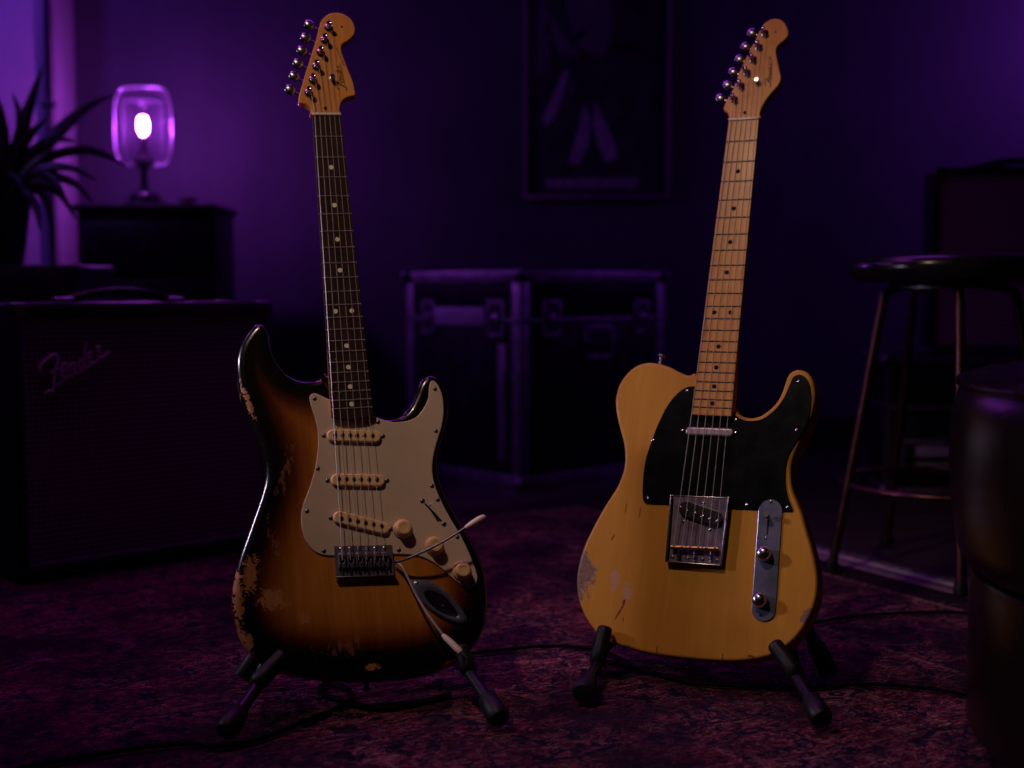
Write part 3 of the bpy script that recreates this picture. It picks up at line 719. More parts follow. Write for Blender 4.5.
    A = [G.L(394, 563, 0.006), G.L(398, 563.4, 0.011), G.L(402.5, 567.5, 0.015), G.L(409, 580, 0.018), G.L(418, 598, 0.021), G.L(430, 617, 0.025), G.L(443.5, 635.5, 0.0295)]
    ar = G.part('tremolo_arm', tube_mesh(A, 0.0016, 10), M['arm_lilac'])
    tip = [G.L(442.8, 634.6, 0.029), G.L(446, 638, 0.0305), G.L(452, 643.5, 0.034), G.L(457, 648.5, 0.037), G.L(460.5, 652, 0.039), G.L(461.5, 653, 0.0395)]
    mk('arm_tip', tube_mesh(tip, [0.0024, 0.0037, 0.0043, 0.0043, 0.0036, 0.0008], 14), M['tipcream'], ar)
    # ---- dished jack plate
    jp = [(411.5, 584), (413, 580.5), (418, 579.3), (427, 580.5), (438, 585.5), (449, 594), (458, 604), (465, 614), (467.6, 620), (465, 623.6), (458, 623.4), (446, 619.5), (433, 612), (421, 602), (413, 591.5)]
    P = ccw(G.outline(jp, 0.002, 0.003)); cc = sum(P, Vector((0, 0))) / len(P); rings = []
    for f, z in ((1.0, 0.0), (1.0, 0.0018), (0.93, 0.0040), (0.76, 0.0046), (0.70, 0.0042), (0.60, 0.0026), (0.42, 0.0014), (0.22, 0.0009), (0.05, 0.0008)):
        sh = Vector((0, 0)) if f > 0.8 else (G.L2(444, 606) - G.L2(440, 601)) * (1 - f)
        rings.append([(cc.x + sh.x + (p.x - cc.x) * f, cc.y + sh.y + (p.y - cc.y) * f, z + 0.0004) for p in P])
    def loft(rings, cap):
        verts = [p for r_ in rings for p in r_]; n = len(P); faces = []
        for k in range(len(rings) - 1):
            for i in range(n): j = (i + 1) % n; faces.append((k * n + i, k * n + j, (k + 1) * n + j, (k + 1) * n + i))
        if cap: faces.append(tuple(len(verts) - n + i for i in range(n)))
        me = bpy.data.meshes.new('jack_plate'); me.from_pydata(verts, [], faces); me.update(); return me
    jo = G.part('jack_plate', loft(rings[:6], False), M['plate_blue'], smooth='auto', angle=60)
    mk('jack_cup', loft(rings[5:], True), M['chrome'], jo, smooth='auto', angle=60)
    put_screws(G, [(417, 583.5), (464, 619.5)], 0.0036, jo, 0.0026)
    c = G.L(441, 603, 0.002)
    mk('jack_socket', lathe_mesh([(0.0062, 0), (0.0062, 0.002), (0.0044, 0.0022), (0.0034, 0.0005), (0.0008, 0.0002)], 20), M['black_plastic'], jo).location = (c.x, c.y, 0.0005)
    # ---- strap buttons
    for (u, v, d) in ((366, 680, Vector((0, -1, 0))),):
        p = G.L(u, v, -0.02); d.normalize()
        bt = lathe_mesh([(0.0035, 0), (0.003, 0.005), (0.0035, 0.009), (0.0065, 0.011), (0.0065, 0.013), (0.002, 0.0145)], 16, 'strap_button')
        q = d.to_track_quat('Z', 'Y').to_matrix().to_4x4()
        inst('strap_button', bt, M['chrome'], G.root, None, M4=Matrix.Translation(p) @ q)
    # ---- neck
    head = [(312, 114.5), (311.6, 110), (309.5, 106.7), (305.5, 104), (301, 103.2), (298.6, 101.5), (298.8, 97), (300, 92), (304.4, 77), (308, 65.5), (312, 53), (316.6, 37.5), (319.5, 25.5), (322, 19.5), (327.5, 14.5), (335, 12.4), (344, 14), (351.3, 19.5), (355, 28), (353.7, 34.8), (348.4, 40.2), (342.3, 44), (341.3, 50), (344.5, 60), (349.2, 72), (353, 82), (355.2, 93), (354.3, 95.6), (349.6, 96.3), (344, 99), (340.6, 104), (339.6, 110.5), (340, 115.6)]
    neck, board, hd = neck_and_strings(G, (312.2, 113.5), (341, 116), (331.5, 414.5), (373.5, 415.5), 0.0125, head, 0.0035, 21, None,
        [(342.6, 560), (350.5, 560), (358.8, 560), (367, 560), (375.4, 560), (383.8, 560)],
        [(308.6, 93.3), (312.8, 80.5), (316.3, 66.8), (320.6, 53), (324.5, 40.5), (328.5, 28)],
        [(290.6, 90), (294.6, 76.5), (298.4, 63.8), (302.5, 51), (305.9, 38), (309.6, 25.3)],
        M['rosewood'], M['fret'], M['inlay'], M['maple_aged'], (332, 79.2), 0.006,
        [(314.7, 113.7), (319.7, 114.2), (324.6, 114.7), (329.5, 115.1), (334.4, 115.5), (339.3, 115.9)], 0.0135, 0.957)
    # headstock script, hole, truss rod plug
    hh = 0.0035
    o = G.L(342.5, 90, hh); e1 = G.L(339.2, 63.5, hh) - o; e1 = Vector((e1.x, e1.y, 0)); wv = Vector((-e1.y, e1.x, 0)).normalized()
    k_ = e1.length / 72.0; e1n = e1.normalized(); rotA = 0.42
    def f(x, y): 
        xx, yy = (x - 12), -(y - 45)
        X = xx * math.cos(rotA) - yy * math.sin(-rotA) * -1; 
        X = xx * math.cos(rotA) + yy * -math.sin(rotA) * -1
        Yv = -xx * math.sin(rotA) + yy * math.cos(rotA)
        p = o + e1n * X * k_ * 0.98 + wv * Yv * k_ * 0.8; return (p.x, p.y, hh + 0.0001)
    mk('script_lettering', logo_mesh(f, 0.00065), M['decal'], hd)
    add_text('STRATOCASTER', G, hd, (345.2, 66), (337.4, 47), hh, 0.0026)
    for (u, v, r_) in ((342, 26.8, 0.0016), (325.3, 108.3, 0.0028)):
        p = G.L(u, v, hh); mk('peg_hole' if r_ < 0.002 else 'truss_rod_plug', lathe_mesh([(r_, 0), (r_, 0.0003), (0.0001, 0.0003)], 14), M['inlay_dark'], hd).location = (p.x, p.y, hh)
SCR_ = screw_mesh(0.0011)

def add_text(txt, G, parent, a, b, h, size, mat='decal', name='model_lettering'):
    cu = bpy.data.curves.new(name, 'FONT'); cu.body = txt; cu.size = size; cu.extrude = 0.00005; cu.resolution_u = 2
    cu.space_character = 1.05
    tmp = bpy.data.objects.new('tmp', cu); COL.objects.link(tmp)
    dg = bpy.context.evaluated_depsgraph_get(); me = bpy.data.meshes.new_from_object(tmp.evaluated_get(dg))
    COL.objects.unlink(tmp); bpy.data.objects.remove(tmp)
    A, B = G.L(*a, h), G.L(*b, h); d = (B - A); ang = math.atan2(d.y, d.x)
    wid = max(v.co.x for v in me.vertices); sc = d.length / wid
    me.materials.clear()
    o = mk(name, me, M[mat], parent); o.location = (A.x, A.y, h + 0.00015); o.rotation_euler = (0, 0, ang); o.scale = (sc, sc, 1)
    return o

build_sunburst(SB)

def build_butterscotch(G):
    out = [(705, 400), (698, 378), (695, 373.2), (690, 375.8), (682.5, 373.6), (670, 367.3), (658, 363.8), (647.5, 363), (637.5, 366), (628.8, 372.5), (621.2, 382.5), (617.4, 392.5), (616, 403), (617.3, 416), (620.6, 430), (624, 442.5), (625.3, 453), (625, 465), (622, 477), (616, 490), (607.5, 503), (598.8, 518), (590.5, 534), (583.8, 549), (579, 566), (577.2, 580), (578, 594), (581.5, 607), (589, 622.5), (601, 636), (616, 644), (632.5, 649.4), (651, 653.8), (670, 656.6), (690, 658.9), (710, 660.5), (729, 661.2), (750, 660), (770, 655.8), (785, 647.8), (797.5, 636.5), (806.5, 623.5), (813, 610), (817, 595), (817.8, 580), (816, 565), (812.3, 548.8), (807.3, 532), (803, 516), (797.5, 502), (793, 490), (791.3, 477.5), (791.5, 465), (795.3, 452.5), (800.5, 441), (806, 430), (811, 417.5), (814.5, 403), (815.3, 391), (812.8, 380), (808.5, 373.5), (802.5, 370.4), (795.5, 370.5), (789, 375), (785.3, 384.5), (781.3, 395.5), (776, 404), (768.8, 411), (760, 416.6), (751, 418.3), (742.5, 416.3), (736.5, 411.5), (730, 403)]
    P = G.outline(out, -0.003)
    me = slab(P, 0.0, 0.044, 0.0038, 4, grid=0.007, edge_attr=True, name='body')
    t, col, jag, fine, edge = tele_paint()
    def B(u, v, ru, rv, ang=0):
        p = G.L2(u, v); return t.blob(p.x, p.y, ru * 0.00136, rv * 0.00136, ang)
    # bare grey wood on the lower left edge
    m = t.math('MAXIMUM', t.math('MAXIMUM', B(584, 570, 17, 27, 0.2), B(578, 585, 7, 35)), t.math('MAXIMUM', B(806, 617, 6, 13, -0.5), B(628, 649, 16, 4, -0.25)))
    w1 = t.ramp(t.math('ADD', m, t.math('MULTIPLY', t.math('SUBTRACT', jag, 0.5), 2.9)), [(0.22, 0), (0.26, 1)])
    m2 = t.math('MAXIMUM', B(617, 580, 9, 12, 0.4), B(626, 592, 8, 14, 0.1))
    w2 = t.ramp(t.math('ADD', m2, t.math('MULTIPLY', t.math('SUBTRACT', jag, 0.5), 3.4)), [(0.25, 0), (0.5, 0.75)])
    sc = t.math('MAXIMUM', t.math('MAXIMUM', B(620, 611, 1.6, 13, -0.45), B(613, 537.5, 1.4, 5, -0.4)), t.math('MAXIMUM', B(624, 602, 2, 5, -0.2), t.math('MAXIMUM', B(623, 620, 1, 4), B(657, 650, 1, 6, 0.1))))
    sc = t.math('MAXIMUM', sc, t.math('MAXIMUM', B(722.5, 657, 0.9, 6), B(751, 656.5, 6, 1.8)))
    sc = t.math('MAXIMUM', sc, t.math('MAXIMUM', B(626, 508, 0.8, 9), B(640, 512, 0.8, 8)))
    w3 = t.ramp(t.math('ADD', sc, t.math('MULTIPLY', t.math('SUBTRACT', fine, 0.5), 1.2)), [(0.2, 0), (0.35, 0.9)])
    em = t.math('MULTIPLY', t.math('LESS_THAN', t.math('ABSOLUTE', t.math('ADD', edge, 0.0015)), 0.0022), t.ramp(jag, [(0.56, 0.0), (0.62, 0.8)]))
    pits = t.ramp(t.noise(t.coord(), 330, 3, 0.6), [(0.70, 0), (0.735, 0.6)])
    col = t.mix(pits, col, (0.24, 0.10, 0.03))
    col = t.mix(w1, col, t.ramp(fine, [(0.3, (0.15, 0.09, 0.07)), (0.7, (0.28, 0.17, 0.13))]))
    col = t.mix(w2, col, (0.44, 0.26, 0.18)); col = t.mix(w3, col, (0.13, 0.045, 0.015)); col = t.mix(em, col, (0.40, 0.20, 0.09))
    side = t.ramp(t.math('MULTIPLY', edge, -100.0), [(0.25, 0.0), (0.6, 0.65)])     # reddish light falling on the body sides, put into their colour
    col = t.mix(side, col, (0.50, 0.19, 0.07))
    t.bsdf(Base_Color=col)
    t.b.inputs['Specular IOR Level'].default_value = 0.15
    t.set(t.b.inputs['Roughness'], t.ramp(jag, [(0.3, 0.34), (0.7, 0.46)])); t.b.inputs['Coat Weight'].default_value = 0.05; t.b.inputs['Coat Roughness'].default_value = 0.2
    t.bump(t.math('SUBTRACT', t.math('MULTIPLY', fine, 0.15), t.math('ADD', w1, w3)), 0.25, 0.0008)
    G.part('body', me, t.m)
    pg = [(700, 388), (692, 386.3), (686, 387.4), (679.5, 391.5), (672, 399), (665, 409.5), (658, 424), (652.5, 438), (648, 451), (644.8, 463), (643, 477.5), (642.4, 492), (642.8, 499), (644.6, 502.6), (648, 503.6), (670, 504.6), (702, 506.5), (733.8, 508.8), (756, 510.2), (775, 511.2), (790, 511.8), (792.6, 511), (792.2, 508), (789, 500), (786.3, 490), (785.3, 478), (786.3, 465), (789.5, 454), (795, 444), (803.3, 430.5), (808.3, 418), (810.8, 404), (811, 393), (809.3, 383.5), (804.8, 377), (798.8, 374.4), (792.8, 377.5), (789, 386), (784, 397), (778, 406), (770, 413.6), (761, 419.3), (750, 420.8), (742, 419.3), (736, 415.5), (728, 405)]
    guard = G.part('pickguard', slab(G.outline(pg, 0.002, 0.003), 0.0021, 0.0020, 0.0006, 2, rb=0, name='pickguard'), M['blackguard'])
    put_screws(G, [(687, 391), (653.2, 440.6), (647.8, 498.6), (746.9, 504.8), (787.9, 507.5), (736, 419.8), (798.8, 381.5), (796.9, 430.2)], 0.0021, guard, 0.0028)
    # neck pickup with metal cover
    A, B_ = G.L2(685.3, 431, 0.006), G.L2(734, 432.8, 0.006); c = (A + B_) / 2; d = B_ - A; ang = math.atan2(d.y, d.x)
    pk = G.part('neck_pickup', slab(capsule2(c.x, c.y, d.length, 0.0130, ang), 0.0080, 0.0058, 0.0028, 4, rb=0), M['label_cover'])
    put_screws(G, [(682.3, 430.6), (735.4, 433)], 0.0021, pk, 0.0022)
    # bridge plate with raised walls
    tl, tr, br_, bl = G.L2(673, 496, 0.001), G.L2(730.5, 498.4, 0.001), G.L2(722.5, 566.5, 0.001), G.L2(668, 562.5, 0.001)
    bp = G.part('bridge_plate', slab(resample([tl, tr, br_, bl], 0.004), 0.0035, 0.0032, 0.0006, 2, rb=0), M['plate_violet'])
    def wall(a, b, hgt, th=0.0015):
        d = b - a; an = math.atan2(d.y, d.x); o = mk('plate_wall', box_mesh(-0.0005, d.length + 0.0005, -th / 2, th / 2, 0.0002, hgt, 0.0005), M['nickel'], bp)
        o.location = (a.x, a.y, 0); o.rotation_euler = (0, 0, an)
    wall(tl, bl, 0.0125); wall(tr, br_, 0.0125); wall(bl, br_, 0.0115); wall(tl, tr, 0.0045)
    # slanted bridge pickup
    c = G.L2(700.5, 513.5, 0.008); A, B_ = G.L2(681, 507.5, 0.008), G.L2(719, 520.5, 0.008); d = B_ - A; ang = math.atan2(d.y, d.x)
    bpk = G.part('bridge_pickup', slab(capsule2(c.x, c.y, 0.066, 0.0215, ang), 0.0095, 0.0058, 0.0012, 2, rb=0), M['black_plastic'])
    pole = lathe_mesh([(0.0024, 0), (0.0024, 0.0010), (0.0015, 0.0014), (0.0001, 0.0014)], 12, 'pole_piece')
    for u, v in ((680.5, 507.5), (687.6, 511), (695.4, 513.5), (703, 516.5), (710.2, 518.7), (717.6, 521.2)):
        q = G.L(u, v, 0.0095); inst('pole_piece', pole, M['nickel'], bpk, (q.x, q.y, 0.0095))
    put_screws(G, [(703.2, 503.4), (684, 521.7), (709.7, 529.8)], 0.0036, bp, 0.0026)
    # three barrel saddles
    a, b = G.L2(670.5, 547, 0.011), G.L2(719, 549, 0.011); d = (b - a) / 3; an = math.atan2(d.y, d.x)
    for i in range(3):
        p = a + d * i + d * 0.03; q = a + d * (i + 0.97)
        so = G.part('saddle', tube_mesh([(p.x, p.y, 0.0105), (q.x, q.y, 0.0105)], 0.0030, 14, smooth=False), M['brass'], bp)
        for f_ in (0.22, 0.78):
            r_ = p.lerp(q, f_); mk('height_screw', tube_mesh([(r_.x, r_.y, 0.0036), (r_.x, r_.y, 0.0148)], 0.0011, 8, smooth=False), M['nickel'], so)
        m_ = p.lerp(q, 0.5); dn = Vector((d.y, -d.x)).normalized(); e = m_ + dn * 0.020
        mk('length_screw', tube_mesh([(m_.x, m_.y, 0.0085), (e.x, e.y, 0.0085)], 0.0014, 8, smooth=False), M['brass'], so)
        mk('spring', tube_mesh([(m_.x + dn.x * 0.005, m_.y + dn.y * 0.005, 0.0085), (m_.x + dn.x * 0.017, m_.y + dn.y * 0.017, 0.0085)], [0.0024, 0.0021], 10, smooth=False), M['nickel'], so)
    put_screws(G, [(672.5, 557), (687.5, 558.3), (702.5, 559.3), (717, 560.5)], 0.0036, bp, 0.0030, 'dark_steel')
    # control plate
    A, B_ = G.L2(771.2, 499.3, 0.002), G.L2(762.6, 621.3, 0.002); c = (A + B_) / 2; d = B_ - A; ang = math.atan2(d.y, d.x)
    w_ = (G.L2(782.3, 515, 0.002) - G.L2(758.5, 515, 0.002)).length
    cp = G.part('control_plate', slab(capsule2(c.x, c.y, d.length, w_, ang, 16), 0.0022, 0.0020, 0.0006, 2, rb=0), M['nickel_blue'])
    put_screws(G, [(770.7, 501.8), (765.6, 538.2), (760.3, 615)], 0.0022, cp, 0.0024)
    kn = lathe_mesh([(0.0098, 0), (0.0100, 0.0015), (0.0097, 0.010), (0.0090, 0.0138), (0.0072, 0.0160), (0.0040, 0.0172), (0.0004, 0.0175)], 44, 'control_knob', knurl=0.025)
    for u, v in ((765.2, 555.0), (761.0, 601.2)):
        p = G.L(u, v, 0.0022); inst('control_knob', kn, M['chrome'], G.root, (p.x, p.y, 0.0023))
    a, b = G.L2(768.6, 514, 0.002), G.L2(767.2, 535, 0.002)
    sw = G.part('selector_switch', slab(capsule2((a.x + b.x) / 2, (a.y + b.y) / 2, (b - a).length, 0.0024, math.atan2((b - a).y, (b - a).x), 4), 0.0025, 0.0006, 0, rb=0), M['black_plastic'])
    lv = a.lerp(b, 0.15)
    mk('switch_blade', tube_mesh([(lv.x, lv.y, 0.002), (lv.x, lv.y, 0.010)], 0.0012, 8, smooth=False), M['chrome'], sw)
    mk('switch_tip', tube_mesh([(lv.x, lv.y, 0.009), (lv.x + 0.0002, lv.y + 0.001, 0.017)], [0.0034, 0.0038], 12, smooth=False), M['black_plastic'], sw)
    bt = lathe_mesh([(0.0035, 0), (0.003, 0.005), (0.0035, 0.009), (0.0065, 0.011), (0.0065, 0.013), (0.002, 0.0145)], 16, 'strap_button')
    for (u, v, d) in ((660.5, 363.8, Vector((0.1, 1, 0))), (689, 658.5, Vector((0, -1, 0)))):
        p = G.L(u, v, -0.02 if v > 500 else -0.012); q = d.normalized().to_track_quat('Z', 'Y').to_matrix().to_4x4()
        inst('strap_button', bt, M['nickel'], G.root, None, M4=Matrix.Translation(p) @ q)
    head = [(729, 120), (729, 117), (727.5, 113), (724.3, 110.8), (723.5, 107.5), (725.5, 102.5), (730, 94), (733.4, 88), (739, 72.5), (742, 66), (749.4, 51), (756.8, 36.5), (762, 26), (768, 20.5), (775.6, 18.4), (783, 21), (787.6, 28.5), (788.2, 35), (784.2, 40), (778.3, 45), (776, 50.3), (777.4, 60), (779.8, 71), (781, 79), (778.2, 85.3), (772, 92.3), (766, 99.8), (762, 107.3), (759.8, 114), (759, 119)]
    neck, board, hd = neck_and_strings(G, (728.8, 120), (758.9, 119), (691.2, 414.7), (731.2, 415.4), 0.0125, head, 0.0035, 21, None,
        [(673.5, 547), (681.8, 547.2), (690.3, 547.4), (698.8, 547.8), (707.2, 548.2), (715.4, 548.5)],
        [(734, 99.3), (740.7, 85.8), (746.8, 72.5), (752.8, 59.5), (758.6, 46.8), (764.6, 33.3)],
        [(720.6, 98.5), (727.8, 85.5), (733.4, 72.3), (740, 59.6), (746, 47), (752.4, 33.4)],
        M['maple_board'], M['fret_dark'], M['inlay_dark'], M['maple_aged'], (757.8, 82.4), 0.0005,
        [(731.6, 119.9), (736.6, 119.8), (741.5, 119.7), (746.4, 119.5), (751.3, 119.3), (756.2, 119.2)], 0.0145, 0.972)
    hh = 0.0035
    o = G.L(768, 86, hh); e1 = G.L(772, 60, hh) - o; e1 = Vector((e1.x, e1.y, 0)); wv = Vector((-e1.y, e1.x, 0)).normalized(); e1n = e1.normalized()
    k_ = e1.length / 78.0; rotA = 0.42
    def f(x, y):
        xx, yy = (x - 12), -(y - 45)
        X = xx * math.cos(rotA) + yy * math.sin(rotA); Yv = -xx * math.sin(rotA) + yy * math.cos(rotA)
        p = o + e1n * X * k_ + wv * Yv * k_ * 0.55; return (p.x, p.y, hh + 0.0001)
    mk('script_lettering', logo_mesh(f, 0.0005), M['decal'], hd)
    add_text('TELECASTER', G, hd, (772.5, 81), (771.5, 56), hh, 0.0026)
    for (u, v, r_) in ((775.6, 32, 0.0013), (744.8, 112.6, 0.0028)):
        p = G.L(u, v, hh); mk('peg_hole' if r_ < 0.002 else 'truss_rod_plug', lathe_mesh([(r_, 0), (r_, 0.0003), (0.0001, 0.0003)], 14), M['inlay_dark'], hd).location = (p.x, p.y, hh)
M['label_cover'] = simple('dull_nickel_cover', (0.36, 0.30, 0.38), 0.3, 0.7, 0.1, 60)
M['nickel_blue'] = simple('brushed_chrome_plate', (0.17, 0.18, 0.27), 0.28, 0.6, 0.15, 30)
build_butterscotch(BG)

# =================================================================== STANDS
def stand(G, label, feet, elbows, tips, rear, hub_px):
    """feet: pixels where the front feet meet the rug; elbows / tips in guitar-plane measure; rear: rear feet on the rug"""
    base = (floor_pt(*feet[0]) + floor_pt(*feet[1]) + floor_pt(*rear[0]) + floor_pt(*rear[1])) / 4; base.z = 0.008
    root = thing('guitar_stand', label, 'stand', base)
    W = lambda p: Vector(p) - base
    apex = []
    for i in (0, 1):
        El = G.M @ Vector(G.L(*elbows[i], 0.022)); Tp = G.M @ Vector(G.L(*tips[i], 0.016))
        under = G.M @ Vector(G.L(*elbows[i], -0.075)); under += Vector((0, 0, 0.007))
        ax = G.M @ Vector((0.045 * (-1 if i == 0 else 1), 0.17, -0.085)); apex.append(ax)
        mk('cradle_arm', tube_mesh([W(ax), W(ax.lerp(under, 0.85)), W(under), W(under.lerp(El, 0.5)), W(El)], 0.0080, 10, 4), M['stand_metal'], root)
        yk = mk('rubber_yoke', tube_mesh([W(under.lerp(El, 0.35)), W(under.lerp(El, 0.85)), W(El), W(El.lerp(Tp, 0.6)), W(Tp), W(Tp + (Tp - El).normalized() * 0.004)], [0.0100, 0.0112, 0.0116, 0.0112, 0.0105, 0.0060], 14, 4), M['rubber'], root)
        ft = floor_pt(*feet[i]); ft.z = 0.026
        dirf = (El - ft)
        mk('front_leg', tube_mesh([W(El + Vector((0, 0, -0.004))), W(ft + dirf * 0.08)], 0.0078, 12, smooth=False), M['stand_metal'], root)
        mk('rubber_foot', tube_mesh([W(ft + dirf * 0.42), W(ft + dirf * 0.38), W(ft + dirf * 0.05), W(ft)], [0.0095, 0.0125, 0.0150, 0.0120], 14, smooth=False), M['rubber'], root)
        rf = floor_pt(*rear[i]); rf.z = 0.024; dr = ax - rf
        mk('rear_leg', tube_mesh([W(ax), W(rf)], 0.0080, 12, smooth=False), M['stand_metal'], root)
        mk('rubber_foot', tube_mesh([W(rf + dr * 0.26), W(rf + dr * 0.22), W(rf)], [0.0100, 0.0125, 0.0140], 14, smooth=False), M['rubber'], root)
    mk('hinge_bar', tube_mesh([W(apex[0]), W(apex[1])], 0.011, 12, smooth=False), M['stand_metal'], root)
stand(SB, 'black folding stand under the sunburst guitar', [(226, 747), (500, 733)], [(259, 681), (468, 668)], [(283, 656), (461, 648)], [(243, 688), (430, 684)], None)
stand(BG, 'black folding stand under the butterscotch guitar', [(582, 707), (822, 734)], [(598, 660), (795, 672)], [(605, 629), (775, 645)], [(655, 663), (830, 686)], None)

# =================================================================== COMBO AMPS
def grille_mat(name, c1, c2, pitch):
    t = NT(name); c = t.n('TexCoord'); sep = t.n('SeparateXYZ'); t.set(sep.inputs[0], c.outputs['Object'])
    def line(v): return t.ramp(t.math('FRACT', t.math('MULTIPLY', v, 1 / pitch)), [(0.0, 0.0), (0.3, 1.0), (0.7, 1.0), (1.0, 0.0)])
    a, b = line(sep.outputs[2]), line(sep.outputs[0]); m = t.math('MULTIPLY', a, t.math('ADD', t.math('MULTIPLY', b, 0.5), 0.5))
    n = t.noise(c.outputs['Object'], 180, 3)
    col = t.mix(m, c1, t.mix(n, c2, tuple(x * 0.6 for x in c2)))
    t.bsdf(Base_Color=col, Roughness=0.7); t.bump(m, 0.6, 0.0015); return t.m
M['grille_silver'] = grille_mat('woven_silver_grille', (0.014, 0.008, 0.012), (0.44, 0.28, 0.34), 0.0100)
M['grille_oxblood'] = grille_mat('woven_oxblood_grille', (0.08, 0.03, 0.04), (0.85, 0.42, 0.48), 0.012)
def combo(label, origin, rz, W, D, H, grille, group=None, handle=True, border=0.02, topb=0.03, light_pipe=False):
    """origin: front left bottom corner, x along the front, y to the back"""
    r = thing('guitar_amplifier', label, 'amplifier', origin, rz)
    foot = 0.012
    z0 = foot
    f = 0.012
    mk('cabinet', join_meshes([box_mesh(0, W, f, D, z0, H, 0.008, 3), ]), M['tolex'], r)
    b = border
    mk('front_frame', join_meshes([box_mesh(0, W, 0, f + 0.006, H - topb, H, 0.004), box_mesh(0, W, 0, f + 0.006, z0, z0 + b, 0.004), box_mesh(0, b, 0, f + 0.006, z0, H, 0.004), box_mesh(W - b, W, 0, f + 0.006, z0, H, 0.004)]), M['tolex'], r)
    mk('grille_cloth', box_mesh(b - 0.002, W - b + 0.002, 0.006, f + 0.004, z0 + b - 0.002, H - topb + 0.002), M[grille], r)
    cz = ((b, z0 + b), (W - b, z0 + b), (W - b, H - topb), (b, H - topb), (b, z0 + b))
    mk('piping', join_meshes([tube_mesh([(a[0], 0.006, a[1]), (c_[0], 0.006, c_[1])], 0.0022, 8, smooth=False) for a, c_ in zip(cz, cz[1:])]), M['dull_edge'], r)
    for x in (0.06, W - 0.06):
        for y in (0.05, D - 0.04): mk('rubber_foot', lathe_mesh([(0.014, 0), (0.018, foot + 0.002)], 14), M['rubber'], r).location = (x, y, 0)
    for x, y in ((0, 0), (W, 0), (0, D), (W, D)):
        sx, sy = (1 if x == 0 else -1), (1 if y == 0 else -1)
        c = mk('corner_protector', join_meshes([box_mesh(min(x - sx * 0.0015, x + sx * 0.028), max(x - sx * 0.0015, x + sx * 0.028), min(y - sy * 0.0015, y + sy * 0.028), max(y - sy * 0.0015, y + sy * 0.028), H - 0.026, H + 0.0015, 0.005, 3)]), M['dark_steel'], r)
    if handle:
        hw = 0.115; cx = W * 0.44; hy = D * 0.35
        h = mk('handle', tube_mesh([(cx - hw, hy, H + 0.003), (cx - hw * 0.85, hy, H + 0.006), (cx - hw * 0.45, hy, H + 0.017), (cx, hy, H + 0.021), (cx + hw * 0.45, hy, H + 0.017), (cx + hw * 0.85, hy, H + 0.006), (cx + hw, hy, H + 0.003)], 0.0052, 10, flat=2.2), M['black_plastic'], r)
        for s in (-1, 1): mk('handle_cap', box_mesh(cx + s * hw - 0.019, cx + s * hw + 0.019, hy - 0.013, hy + 0.013, H - 0.001, H + 0.011, 0.004, 3), M['chrome'], h)
    return r
fl, frp = floor_pt(20, 586), floor_pt(276, 546)
dv = frp - fl; W1 = dv.length; rz1 = math.atan2(dv.y, dv.x); H1 = CAMZ - 0.0105 * fl.y - 0.008
amp = combo('low black combo amplifier with wide dark grille and script logo, behind the sunburst guitar', fl, rz1, W1, 0.20, H1, 'grille_silver')
Mi = Matrix.Translation(fl) @ Matrix.Rotation(rz1, 4, 'Z'); Mii = Mi.inverted(); nF = Mi.to_3x3() @ Vector((0, -1, 0))
def amp_local(u, v, d=0.002):
    p0 = Mi @ Vector((0, -d + 0.004, 0)); r_ = ray(u, v); return Mii @ (CAM + r_ * ((p0 - CAM).dot(nF) / r_.dot(nF)))
mk('script_logo', logo_mesh(lambda x, y: amp_local(30 + x * 0.995, 335.5 + y * 1.0), 0.0023, 8), M['logo'], amp)

# right hand amp on a road case
def flight_case(label, origin, rz, W, D, H, wheels=True, ext='alu', e=0.034):
    """x along front face, y backwards. origin: near corner on floor"""
    r = thing('flight_case', label, 'case', origin, rz)
    z0 = 0.055 if wheels else 0.003; lid = H - 0.135
    mk('case_shell', box_mesh(0.003, W - 0.003, 0.003, D - 0.003, z0 + 0.002, lid - 0.004, 0.002), M['case'], r)
    mk('lid', box_mesh(0.003, W - 0.003, 0.003, D - 0.003, lid + 0.004, H - 0.002, 0.002), M['case'], r)
    T = 0.0025
    def ex(n_, x0, x1, y0, y1, z0_, z1_): return mk(n_, box_mesh(x0, x1, y0, y1, z0_, z1_, 0.001), M[ext], r)
    for x0 in (0, W - e):
        for y0 in (0, D - e): ex('corner_extrusion', x0 - (T if x0 == 0 else -T) * 0, x0 + e, y0, y0 + e, z0 + 0.02, H - 0.02)
    for z_ in (z0, H - e):
        for y0 in (-0.001, D - e + 0.001): ex('edge_extrusion', 0, W, y0, y0 + e, z_, z_ + e)
        for x0 in (-0.001, W - e + 0.001): ex('edge_extrusion', x0, x0 + e, 0, D, z_, z_ + e)
    ex('lid_extrusion', -0.0015, W + 0.0015, -0.0015, D + 0.0015, lid - 0.010, lid + 0.003)
    for x in (0, W):
        for y in (0, D):
            for z_ in (z0 + 0.014, H - 0.012): mk('ball_corner', lathe_mesh([(0.001, -0.018), (0.012, -0.013), (0.017, 0), (0.012, 0.013), (0.001, 0.018)], 16, sharp=80), M['dark_steel'], r).location = (x, y, z_)
    if wheels:
        for x in (0.07, W - 0.07):
            for y in (0.07, D - 0.07):
                c = mk('caster', join_meshes([box_mesh(-0.014, 0.014, -0.018, 0.018, 0.022, 0.055, 0.003)]), M['dark_steel'], r); c.location = (x, y, 0)
                wm = lathe_mesh([(0.012, -0.010), (0.024, -0.009), (0.025, 0), (0.024, 0.009), (0.012, 0.010)], 20)
                wo = mk('wheel', wm, M['rubber'], c); wo.matrix_local = Matrix.Translation((0, 0, 0.025)) @ Matrix.Rotation(math.pi / 2, 4, 'Y')
    return r, lid, z0
